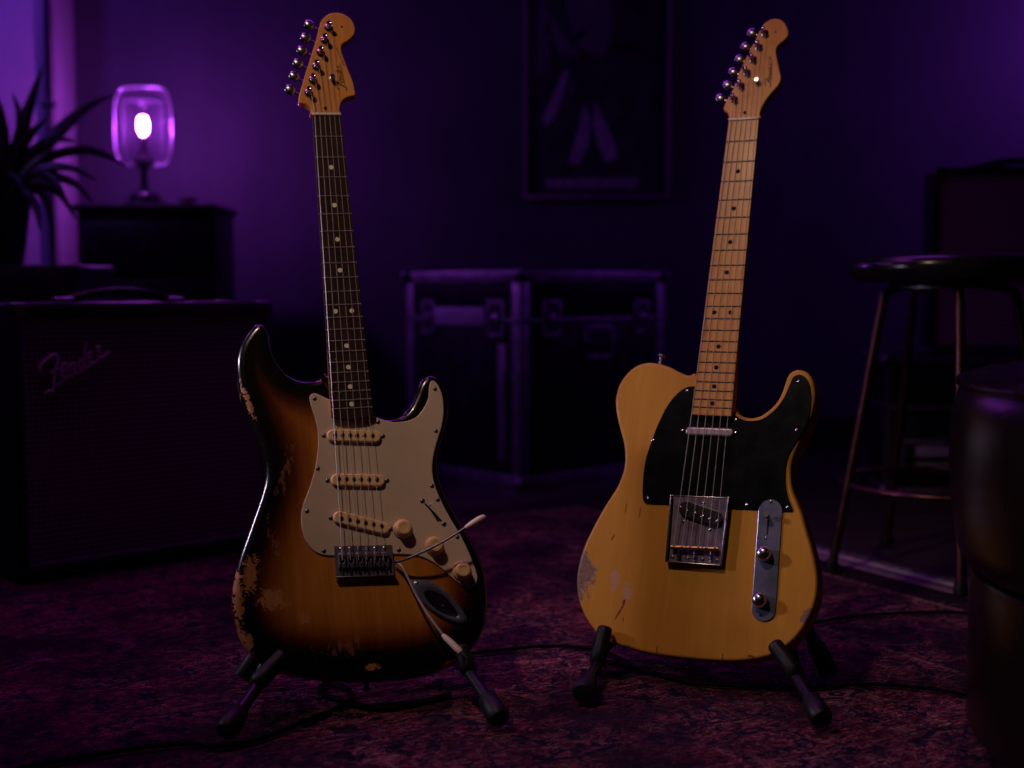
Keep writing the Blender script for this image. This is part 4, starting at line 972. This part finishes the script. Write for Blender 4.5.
def latch(r, face, s, z, w=0.075, h=0.105):
    """recessed butterfly latch, face 'x' lies in y=0 plane, 'y' in x=0 plane"""
    ms = [box_mesh(-w / 2, w / 2, -0.004, 0.001, -h / 2, h / 2, 0.002)]
    o = mk('butterfly_latch', join_meshes([box_mesh(-w / 2, w / 2, -0.0035, 0.001, -h / 2, -h / 2 + 0.012, 0.001), box_mesh(-w / 2, w / 2, -0.0035, 0.001, h / 2 - 0.012, h / 2, 0.001), box_mesh(-w / 2, -w / 2 + 0.012, -0.0035, 0.001, -h / 2, h / 2, 0.001), box_mesh(w / 2 - 0.012, w / 2, -0.0035, 0.001, -h / 2, h / 2, 0.001)]), M['alu'], r)
    mk('latch_dish', box_mesh(-w / 2 + 0.01, w / 2 - 0.01, -0.001, 0.001, -h / 2 + 0.01, h / 2 - 0.01), M['dark_steel'], o)
    mk('latch_wing', join_meshes([lathe_mesh([(0.013, -0.002), (0.014, 0.002), (0.004, 0.005)], 16), box_mesh(-0.020, 0.020, -0.004, 0.004, 0.001, 0.006, 0.001)]), M['alu'], o).matrix_local = Matrix.Translation((0, -0.004, 0)) @ Matrix.Rotation(math.pi / 2, 4, 'X')
    if face == 'x': o.location = (s, -0.001, z)
    else: o.location = (-0.001, s, z); o.rotation_euler = (0, 0, -math.pi / 2)
    return o
def recessed_handle(r, face, s, z, w=0.125, h=0.10):
    o = mk('recessed_handle', join_meshes([box_mesh(-w / 2, w / 2, -0.003, 0.001, -h / 2, -h / 2 + 0.014, 0.001), box_mesh(-w / 2, w / 2, -0.003, 0.001, h / 2 - 0.014, h / 2, 0.001), box_mesh(-w / 2, -w / 2 + 0.014, -0.003, 0.001, -h / 2, h / 2, 0.001), box_mesh(w / 2 - 0.014, w / 2, -0.003, 0.001, -h / 2, h / 2, 0.001)]), M['alu'], r)
    mk('handle_dish', box_mesh(-w / 2 + 0.012, w / 2 - 0.012, -0.001, 0.001, -h / 2 + 0.012, h / 2 - 0.012), M['dark_steel'], o)
    mk('grip', tube_mesh([(-w * 0.36, -0.004, 0.004), (-w * 0.34, -0.010, -0.006), (w * 0.34, -0.010, -0.006), (w * 0.36, -0.004, 0.004)], 0.006, 10, 3), M['rubber'], o)
    if face == 'x': o.location = (s, -0.001, z)
    else: o.location = (-0.001, s, z); o.rotation_euler = (0, 0, -math.pi / 2)
    return o
nc = Vector((0.022, 3.42, 0.0)); rc = at(664, 300, 3.80); vx = (Vector((rc.x, 3.80, 0)) - nc); rzc = math.atan2(vx.y, vx.x); Wc = vx.length
fc, lid, z0 = flight_case('large black flight case with aluminium edges, standing between the two guitars', nc, rzc, Wc, 0.52, 0.604, wheels=False)
latch(fc, 'x', 0.115, 0.47); latch(fc, 'x', Wc - 0.10, 0.47, 0.07, 0.10); recessed_handle(fc, 'x', 0.30, 0.40)
latch(fc, 'y', 0.10, 0.47); latch(fc, 'y', 0.41, 0.47, 0.065, 0.10)
o = mk('label_strip', box_mesh(-0.115, 0.115, -0.0025, 0.001, -0.026, 0.026, 0.001), M['label'], fc); o.location = (-0.0015, 0.265, 0.475); o.rotation_euler = (0, 0, -math.pi / 2)
o = mk('vertical_extrusion', box_mesh(-0.016, 0.016, -0.002, 0.001, 0.08, 0.40, 0.001), M['alu'], fc); o.location = (-0.001, 0.075, 0); o.rotation_euler = (0, 0, -math.pi / 2)

c2 = Vector((at(868, 357, 3.60).x - 0.03, 3.32, 0.0))
fc2, lid2, _ = flight_case('low black flight case beneath the amplifier with the reddish grille', c2, R(-6), 0.95, 0.30, CAMZ - (356 - 290) / FPX * 3.3, wheels=False, ext='dull_edge', e=0.022)
recessed_handle(fc2, 'x', 0.115, 0.112, 0.155, 0.085)
o = mk('label_strip', box_mesh(-0.045, 0.045, -0.0025, 0.001, -0.028, 0.028, 0.001), M['label'], fc2); o.location = (0.125, -0.006, 0.110)
a2 = Vector((at(930, 350, 3.42).x, 3.42, 0)); a2.z = CAMZ - (356 - 290) / FPX * 3.3 + 0.001
combo('small black amplifier with reddish woven grille, standing on a low case behind the bar stool', a2, R(-12), 0.52, 0.24, CAMZ + 121 / FPX * 3.42 - a2.z, 'grille_oxblood', border=0.012, topb=0.02)

# =================================================================== LEFT BACK: cabinet with lamp, speaker cabinet with plant
cx0, cx1 = at(72, 205, 3.85).x, at(238, 205, 4.16).x; ctz = CAMZ + 85 / FPX * 3.85
cb = thing('storage_cabinet', 'dark wooden cabinet with drawers, carrying the glowing lamp', 'cabinet', ((cx0 + cx1) / 2, 3.85, 0))
hw = (cx1 - cx0) / 2
mk('carcass', box_mesh(-hw + 0.01, hw - 0.01, 0.012, 0.29, 0.05, ctz - 0.022, 0.003), M['darkwood'], cb)
mk('top_board', box_mesh(-hw, hw, -0.005, 0.305, ctz - 0.022, ctz, 0.004), M['darkwood'], cb)
mk('plinth', box_mesh(-hw + 0.03, hw - 0.03, 0.03, 0.28, 0.0, 0.051, 0.002), M['darkwood'], cb)
for k in range(4):
    z = 0.07 + k * (ctz - 0.11) / 4; hgt = (ctz - 0.11) / 4 - 0.012
    d = mk('drawer', box_mesh(-hw + 0.025, hw - 0.025, 0.0, 0.016, z, z + hgt, 0.004), M['darkwood'], cb)
    mk('knob', lathe_mesh([(0.006, 0), (0.005, 0.012), (0.013, 0.018), (0.010, 0.026), (0.001, 0.028)], 14), M['dark_steel'], d).matrix_local = Matrix.Translation((0, 0.0, z + hgt / 2)) @ Matrix.Rotation(math.pi / 2, 4, 'X')

# lamp
LX_, LY_ = at(143, 127, 3.97).x, 3.97; k = 3.97 / FPX
lp = thing('table_lamp', 'glowing violet glass lamp with a dark round foot on the cabinet', 'lamp', (LX_, LY_, ctz))
zt = lambda v: CAMZ + (290 - v) * k - ctz
mk('foot', lathe_mesh([(0.066, 0), (0.070, 0.004), (0.068, 0.014), (0.050, 0.018), (0.048, 0.030), (0.052, 0.033), (0.046, 0.040), (0.020, 0.046), (0.012, 0.055), (0.011, zt(170)), (0.024, zt(168)), (0.030, zt(164)), (0.028, zt(160)), (0.018, zt(158)), (0.016, zt(146)), (0.001, zt(145))], 32), M['lamp_metal'], lp)
M['lamp_wire'] = simple('lamp_wire_guard', (0.42, 0.34, 0.44), 0.35, 0.6, 0.1, 40)
def glass(name, tint, rim, rw=0.85):
    t = NT(name); tr = t.n('BsdfTransparent'); tr.inputs[0].default_value = (*tint, 1)
    tl = t.n('BsdfTranslucent'); tl.inputs[0].default_value = (*rim, 1); gl = t.n('BsdfGlossy'); gl.inputs['Roughness'].default_value = 0.12
    df = t.n('BsdfDiffuse'); df.inputs[0].default_value = (*rim, 1)
    lw = t.n('LayerWeight'); lw.inputs[0].default_value = 0.30
    f = t.ramp(lw.outputs['Facing'], [(0.0, 0.008), (0.55, 0.02), (0.94, rw)])
    m0 = t.n('MixShader'); m0.inputs[0].default_value = 0.5; t.set(m0.inputs[1], tl.outputs[0]); t.set(m0.inputs[2], df.outputs[0])
    m1 = t.n('MixShader'); m1.inputs[0].default_value = 0.3; t.set(m1.inputs[1], m0.outputs[0]); t.set(m1.inputs[2], gl.outputs[0])
    m2 = t.n('MixShader'); t.set(m2.inputs[0], f); t.set(m2.inputs[1], tr.outputs[0]); t.set(m2.inputs[2], m1.outputs[0])
    t.t.links.new(m2.outputs[0], t.out.inputs[0]); return t.m
M['glass_outer'] = glass('lamp_glass', (0.93, 0.9, 0.96), (0.6, 0.45, 0.65), 0.34)
M['glass_inner'] = glass('lamp_chimney_glass', (0.92, 0.88, 0.95), (0.6, 0.45, 0.65), 0.32)
rO = 0.086
def open_lathe(prof, seg=40):
    verts = []; faces = []
    for r_, z in prof:
        for q in range(seg): a = 2 * math.pi * q / seg; verts.append((math.cos(a) * r_, math.sin(a) * r_, z))
    for i in range(len(prof) - 1):
        for q in range(seg): j = (q + 1) % seg; faces.append((i * seg + q, i * seg + j, (i + 1) * seg + j, (i + 1) * seg + q))
    me = bpy.data.meshes.new('glass'); me.from_pydata(verts, [], faces); me.update(); me.shade_smooth(); return me
og = mk('glass_globe', open_lathe([(0.022, zt(165)), (0.046, zt(165.5)), (0.066, zt(163.5)), (0.079, zt(158)), (0.084, zt(148)), (rO, zt(135)), (rO, zt(120)), (0.083, zt(109)), (0.074, zt(101)), (0.058, zt(95)), (0.036, zt(93)), (0.002, zt(92.5))]), M['glass_outer'], lp)
for zz in (165.5, 89.5):   # thick moulded rims of the globe
    pass
for a in (0,):   # bent wire guard, two hoops crossing over the globe
    pts = [(0.030, zt(167)), (0.062, zt(166.5)), (0.081, zt(160)), (0.089, zt(148)), (0.091, zt(127)), (0.088, zt(108)), (0.078, zt(97)), (0.056, zt(91)), (0.0, zt(90))]
    pts = pts + [(-x, z) for x, z in pts[::-1][1:]]
    ca, sa = math.cos(R(a)), math.sin(R(a))
    mk('wire_guard', tube_mesh([(x * ca, x * sa, z) for x, z in pts], 0.0030, 8, 4), M['lamp_wire'], lp)
mk('glass_chimney', open_lathe([(0.055, zt(158)), (0.060, zt(150)), (0.061, zt(108)), (0.058, zt(105)), (0.030, zt(104)), (0.002, zt(104))]), M['glass_inner'], lp)
t = NT('glowing_bulb'); em = t.n('Emission'); em.inputs[0].default_value = (0.56, 0.09, 1.0, 1); em.inputs[1].default_value = 380; t.t.links.new(em.outputs[0], t.out.inputs[0])
zc = zt(128)
mk('bulb', lathe_mesh([(0.004, zc - 0.029), (0.012, zc - 0.024), (0.0155, zc - 0.010), (0.0155, zc + 0.010), (0.012, zc + 0.024), (0.003, zc + 0.029)], 20), t.m, lp)
mk('bulb_socket', lathe_mesh([(0.014, zt(147)), (0.014, zc - 0.035), (0.006, zc - 0.031)], 16), M['lamp_metal'], lp)
# small dish on the cabinet
dd = mk('trinket_dish', lathe_mesh([(0.018, 0), (0.022, 0.003), (0.028, 0.016), (0.031, 0.024), (0.028, 0.023), (0.020, 0.008), (0.001, 0.006)], 24), M['ceramic'])
dd.location = (at(187, 200, 3.93).x, 3.93, ctz); tag(dd, 'small pale dish on the cabinet beside the lamp', 'dish')

# speaker cabinet under the plant
sx1 = at(114, 265, 3.22).x; stz = CAMZ + 25 / FPX * 2.95
sc_ = thing('speaker_cabinet', 'black speaker cabinet carrying the potted plant, behind the large amplifier', 'speaker', (sx1 - 0.46, 2.95, 0))
mk('cabinet', box_mesh(0, 0.46, 0.01, 0.27, 0.012, stz, 0.006), M['tolex'], sc_)
mk('front_panel', box_mesh(0.02, 0.44, 0.002, 0.012, 0.04, stz - 0.03, 0.002), M['case'], sc_)
for x in (0.0, 0.46):
    for y in (0.008, 0.27):
        mk('corner_protector', box_mesh(x - (0.002 if x == 0 else 0.028), x + (0.028 if x == 0 else 0.002), y - (0.002 if y < 0.1 else 0.028), y + (0.028 if y < 0.1 else 0.002), stz - 0.026, stz + 0.002, 0.005, 3), M['dark_steel'], sc_)
for x in (0.05, 0.41):
    for y in (0.05, 0.22): mk('rubber_foot', lathe_mesh([(0.014, 0), (0.017, 0.014)], 12), M['rubber'], sc_).location = (x, y, 0)
# plant
PX, PY = at(-4, 230, 3.08).x, 3.08; kk = 3.08 / FPX
pl = thing('potted_plant', 'spiky potted plant with long arching sword-shaped leaves, on the speaker cabinet', 'plant', (PX, PY, stz))
ph = (266 - 196) * kk
mk('pot', lathe_mesh([(0.058, 0), (0.062, 0.004), (0.082, ph * 0.9), (0.090, ph * 0.92), (0.091, ph), (0.084, ph), (0.080, ph * 0.9), (0.002, ph * 0.9)], 30), M['pot'], pl)
mk('soil', lathe_mesh([(0.079, ph * 0.90), (0.05, ph * 0.92), (0.002, ph * 0.93)], 20), M['soil'], pl)
def leaf(pts, width, twist=0.0):
    P = spline([Vector(p) for p in pts], closed=False, per=6); n = len(P); verts = []; faces = []
    for i, p in enumerate(P):
        f = i / (n - 1); t_ = (P[min(i + 1, n - 1)] - P[max(i - 1, 0)]).normalized()
        side = t_.cross(Vector((0.15, -1, 0.1))); side = side.normalized() if side.length > 1e-4 else Vector((1, 0, 0))
        up = side.cross(t_).normalized(); side = (side * math.cos(twist * f) + up * math.sin(twist * f))
        wd = width * (0.55 + 0.9 * f if f < 0.35 else 0.865 * (1 - ((f - 0.35) / 0.65) ** 1.6) + 0.02)
        verts += [p - side * wd, p + up * wd * 0.25 * -1, p + side * wd, p + up * 0.0012 - up * wd * 0.25]
    for i in range(n - 1):
        a, b = i * 4, (i + 1) * 4
        for q in range(4): r_ = (q + 1) % 4; faces.append((a + q, a + r_, b + r_, b + q))
    me = bpy.data.meshes.new('leaf'); me.from_pydata([tuple(v) for v in verts], [], faces); me.update()
    bm = bmesh.new(); bm.from_mesh(me); bmesh.ops.recalc_face_normals(bm, faces=bm.faces); bm.to_mesh(me); bm.free(); me.shade_smooth(); return me
def pl_pt(u, v, dy=0.0): p = at(u, v, PY + dy); return p - Vector((PX, PY, stz))
LV = [([(2, 196), (14, 160), (28, 110), (43, 66)], 0.016, 0.02), ([(0, 196), (12, 165), (30, 135), (50, 116)], 0.014, -0.05), ([(4, 195), (28, 165), (62, 128), (90, 105), (118, 94)], 0.017, 0.35),
      ([(-4, 196), (2, 150), (-2, 110), (-12, 78)], 0.016, 0.0), ([(-8, 196), (-20, 160), (-34, 120), (-46, 80)], 0.015, 0.04), ([(5, 196), (35, 165), (62, 152), (90, 150)], 0.012, 0.05),
      ([(6, 196), (36, 172), (70, 168), (98, 182)], 0.012, -0.06), ([(6, 197), (40, 178), (72, 182), (94, 204)], 0.012, 0.02), ([(6, 198), (32, 184), (58, 192), (78, 222)], 0.012, -0.10),
      ([(4, 198), (26, 186), (46, 200), (55, 250)], 0.012, -0.06), ([(4, 198), (22, 190), (36, 208), (40, 232)], 0.011, -0.12), ([(2, 196), (18, 150), (20, 118), (12, 92)], 0.014, 0.10),
      ([(6, 196), (44, 160), (84, 150), (112, 158), (128, 168)], 0.011, 0.42), ([(-8, 196), (-40, 160), (-70, 150), (-100, 160)], 0.014, 0), ([(-8, 197), (-40, 176), (-72, 184), (-92, 215)], 0.013, -0.05),
      ([(2, 196), (26, 158), (54, 140), (78, 142)], 0.012, 0.14), ([(-4, 197), (-14, 170), (-34, 140), (-62, 120)], 0.014, -0.12), ([(2, 197), (6, 180), (14, 176), (24, 190)], 0.011, -0.16), ([(3, 197), (30, 176), (50, 176), (66, 196)], 0.011, -0.18), ([(0, 197), (-10, 176), (-24, 174), (-38, 196)], 0.011, -0.18)]
for pts, wd, dyt in LV:
    n = len(pts); q = [pl_pt(u, v, dyt * (i / (n - 1)) ** 1.2) for i, (u, v) in enumerate(pts)]; q[0] = Vector((q[0].x * 0.4, rnd.uniform(-0.012, 0.012), ph * 0.9))
    mk('leaf', leaf(q, wd * 1.35, rnd.uniform(-0.6, 0.6)), M['leaf'], pl)

# =================================================================== POSTER
pz = at(524, 199, Y1 - 0.004); pw = 0.505; phh = 0.74
po = thing('framed_poster', 'dark framed poster of a standing musician hung on the back wall', 'poster', (pz.x, Y1 - 0.003, pz.z)); po.rotation_euler = (0, 0, 0)
M['poster_frame'] = simple('poster_frame_wood', (0.24, 0.14, 0.19), 0.5, 0, 0.2, 20)
M['poster_paper'] = simple('poster_paper_dark', (0.030, 0.026, 0.034), 0.5, 0, 0.5, 9)
M['poster_print'] = simple('poster_print_grey', (0.26, 0.21, 0.26), 0.6, 0, 0.3, 14)
M['poster_mid'] = simple('poster_print_dim', (0.09, 0.07, 0.09), 0.6, 0, 0.4, 10)
fw = 0.012
for n_, b_ in (('frame_rail', (0, pw, -0.022, 0, 0, fw)), ('frame_rail', (0, pw, -0.022, 0, phh - fw, phh)), ('frame_stile', (0, fw, -0.022, 0, fw, phh - fw)), ('frame_stile', (pw - fw, pw, -0.022, 0, fw, phh - fw))):
    mk(n_, box_mesh(*b_, 0.002), M['poster_frame'], po)
mk('backing_paper', box_mesh(fw, pw - fw, -0.010, -0.001, fw, phh - fw), M['poster_paper'], po)
def flat(poly, mat, y=-0.0104, name='poster_print'):
    kq = (Y1) / FPX
    bm = bmesh.new(); vs = [bm.verts.new(((u - 524) * kq, y, (199 - v) * kq)) for u, v in poly]; bm.faces.new(vs); return mk(name, from_bm(bm, name), M[mat], po)
flat([(528, -20), (545, 0), (550, 40), (548, 80), (528, 78)], 'poster_mid')
flat([(562, 76), (568, 72), (562, 100), (552, 122), (545, 128), (542, 120), (553, 98)], 'poster_print')
flat([(583, 105), (590, 125), (586, 150), (578, 165), (568, 164), (575, 140)], 'poster_print')
flat([(594, 102), (604, 125), (612, 140), (616, 160), (604, 163), (596, 145), (592, 125)], 'poster_print')
flat([(550, 18), (568, 48), (592, 60), (590, 63), (560, 58), (545, 35)], 'poster_mid')
flat([(574, 40), (588, 32), (580, 42), (572, 50)], 'poster_mid'); flat([(569, 86), (575, 90), (573, 96), (567, 95)], 'poster_mid')
flat([(560, -60), (600, -64), (606, -20), (612, 30), (604, 60), (580, 62), (566, 20)], 'poster_mid'); flat([(572, -84), (590, -86), (594, -70), (582, -60), (572, -68)], 'poster_print')
# faded caption line: a row of worn, unreadable blocks
cxp = 546
while cxp < 634:
    wd = rnd.choice((3.5, 5, 6.5)); flat([(cxp, 179), (cxp + wd, 178.6), (cxp + wd, 188), (cxp, 188.5)], 'poster_print', name='worn_caption'); cxp += wd + 1.2

# =================================================================== BAR STOOL
SC = Vector((0.842, 2.43, 0)); SH = CAMZ + 31 / FPX * 2.3
st = thing('bar_stool', 'round black bar stool with four bent metal legs and a foot ring', 'stool', (SC.x, SC.y, 0.0))
SR = 0.188
mk('seat', lathe_mesh([(0.001, SH - 0.050), (SR - 0.03, SH - 0.050), (SR - 0.008, SH - 0.046), (SR, SH - 0.032), (SR, SH - 0.016), (SR - 0.008, SH - 0.004), (SR - 0.03, SH), (0.001, SH + 0.003)], 48, sharp=60), M['seat_vinyl'], st)
foot_dirs = [Vector((-0.218, -0.035)), Vector((-0.04, -0.218)), Vector((0.218, 0.0)), Vector((-0.04, 0.218))]
for d in foot_dirs:
    d0 = d.normalized(); z8 = 0.0
    pts = [(d0.x * 0.07, d0.y * 0.07, SH - 0.058), (d0.x * 0.10, d0.y * 0.10, SH - 0.059), (d0.x * 0.125, d0.y * 0.125, SH - 0.070), (d0.x * 0.135, d0.y * 0.135, SH - 0.095), (d0.x * 0.180, d0.y * 0.180, 0.26), (d0.x * 0.226, d0.y * 0.226, 0.010)]
    mk('leg', tube_mesh(pts, 0.0090, 12, 5), M['stool_tube'], st)
    mk('foot_cap', lathe_mesh([(0.0135, 0), (0.0135, 0.014), (0.011, 0.022)], 14), M['rubber'], st).location = (d0.x * 0.227, d0.y * 0.227, 0.0)
rr_ = 0.193; ringp = [(rr_ * math.cos(2 * math.pi * q / 48), rr_ * math.sin(2 * math.pi * q / 48), 0.165) for q in range(49)]
mk('foot_ring', tube_mesh(ringp, 0.0075, 10, smooth=False), M['stool_tube'], st)
mk('seat_plate', lathe_mesh([(0.11, SH - 0.062), (0.11, SH - 0.049)], 24), M['dark_steel'], st)
st.location.z = 0.0085

# =================================================================== LEATHER OTTOMAN (front right)
OX, OY = 0.90, 1.35; zT = CAMZ - 76 / FPX * 1.45
ot = thing('leather_ottoman', 'dark brown leather ottoman at the right edge, nearest the camera', 'ottoman', (OX, OY, 0.0))
def drum(prof, seg=72, amp_=0.003, seams=0):
    verts = []; faces = []; P = spline([Vector((a, b, 0)) for a, b in prof], closed=False, per=4)
    for p in P:
        for q in range(seg):
            a = 2 * math.pi * q / seg; c = Vector((math.cos(a) * p.x, math.sin(a) * p.x, p.y))
            c += Vector((noise.noise(c * 8), noise.noise(c * 8 + Vector((5, 0, 0))), noise.noise(c * 8 + Vector((0, 7, 0))))) * amp_ * min(1, p.x * 8)
            verts.append(tuple(c))
    n = len(P)
    for i in range(n - 1):
        for q in range(seg): r_ = (q + 1) % seg; faces.append((i * seg + q, i * seg + r_, (i + 1) * seg + r_, (i + 1) * seg + q))
    faces.append(tuple(range(seg))[::-1]); faces.append(tuple((n - 1) * seg + q for q in range(seg)))
    me = bpy.data.meshes.new('drum'); me.from_pydata(verts, [], faces); me.update(); me.shade_smooth(); return me
mk('cushion', drum([(0.20, 0.228), (0.345, 0.228), (0.383, 0.240), (0.398, 0.280), (0.403, 0.340), (0.402, 0.400), (0.396, zT - 0.030), (0.385, zT - 0.014), (0.362, zT - 0.003), (0.30, zT + 0.004), (0.15, zT + 0.010), (0.004, zT + 0.010)]), M['leather'], ot)
mk('seam_piping', tube_mesh([(0.3935 * math.cos(2 * math.pi * q / 60), 0.3935 * math.sin(2 * math.pi * q / 60), zT - 0.018) for q in range(61)], 0.0055, 8, smooth=False), M['leather'], ot)
mk('base', drum([(0.30, 0.04), (0.370, 0.042), (0.376, 0.06), (0.377, 0.14), (0.376, 0.215), (0.368, 0.229), (0.30, 0.2295)], amp_=0.0015), M['leather'], ot)
for q in range(4):
    a = R(45 + 90 * q); mk('foot', lathe_mesh([(0.018, 0), (0.026, 0.045)], 16), M['darkwood'], ot).location = (0.29 * math.cos(a), 0.29 * math.sin(a), 0.0075)

# =================================================================== CABLES ON THE RUG
def cable(label, pts, r=0.0036):
    P = [floor_pt(u, v, 0.012) for u, v in pts]; o = P[0].copy(); o.z = 0
    ob = mk('instrument_cable', tube_mesh([p - o for p in P], r, 8, 6), M['cable']); ob.location = o; return tag(ob, label, 'cable')
cable('long black cable crossing the rug in front of the sunburst guitar stand', [(-60, 785), (29, 766), (110, 752), (180, 743), (214, 746), (255, 740), (300, 723), (335, 709), (352, 698), (345, 688), (325, 684), (322, 692), (350, 703), (385, 708), (420, 702), (450, 695)])
cable('thin black cable running over the rug from the sunburst guitar towards the butterscotch guitar', [(395, 672), (430, 664), (462, 655), (500, 650), (550, 646), (600, 650), (640, 668), (690, 682), (740, 686), (800, 688), (870, 684), (940, 690), (1010, 704)], 0.0028)
cable('thin black cable on the rug between the butterscotch guitar and the bar stool', [(800, 625), (850, 617), (900, 613), (945, 612), (985, 614), (1040, 618)], 0.0028)
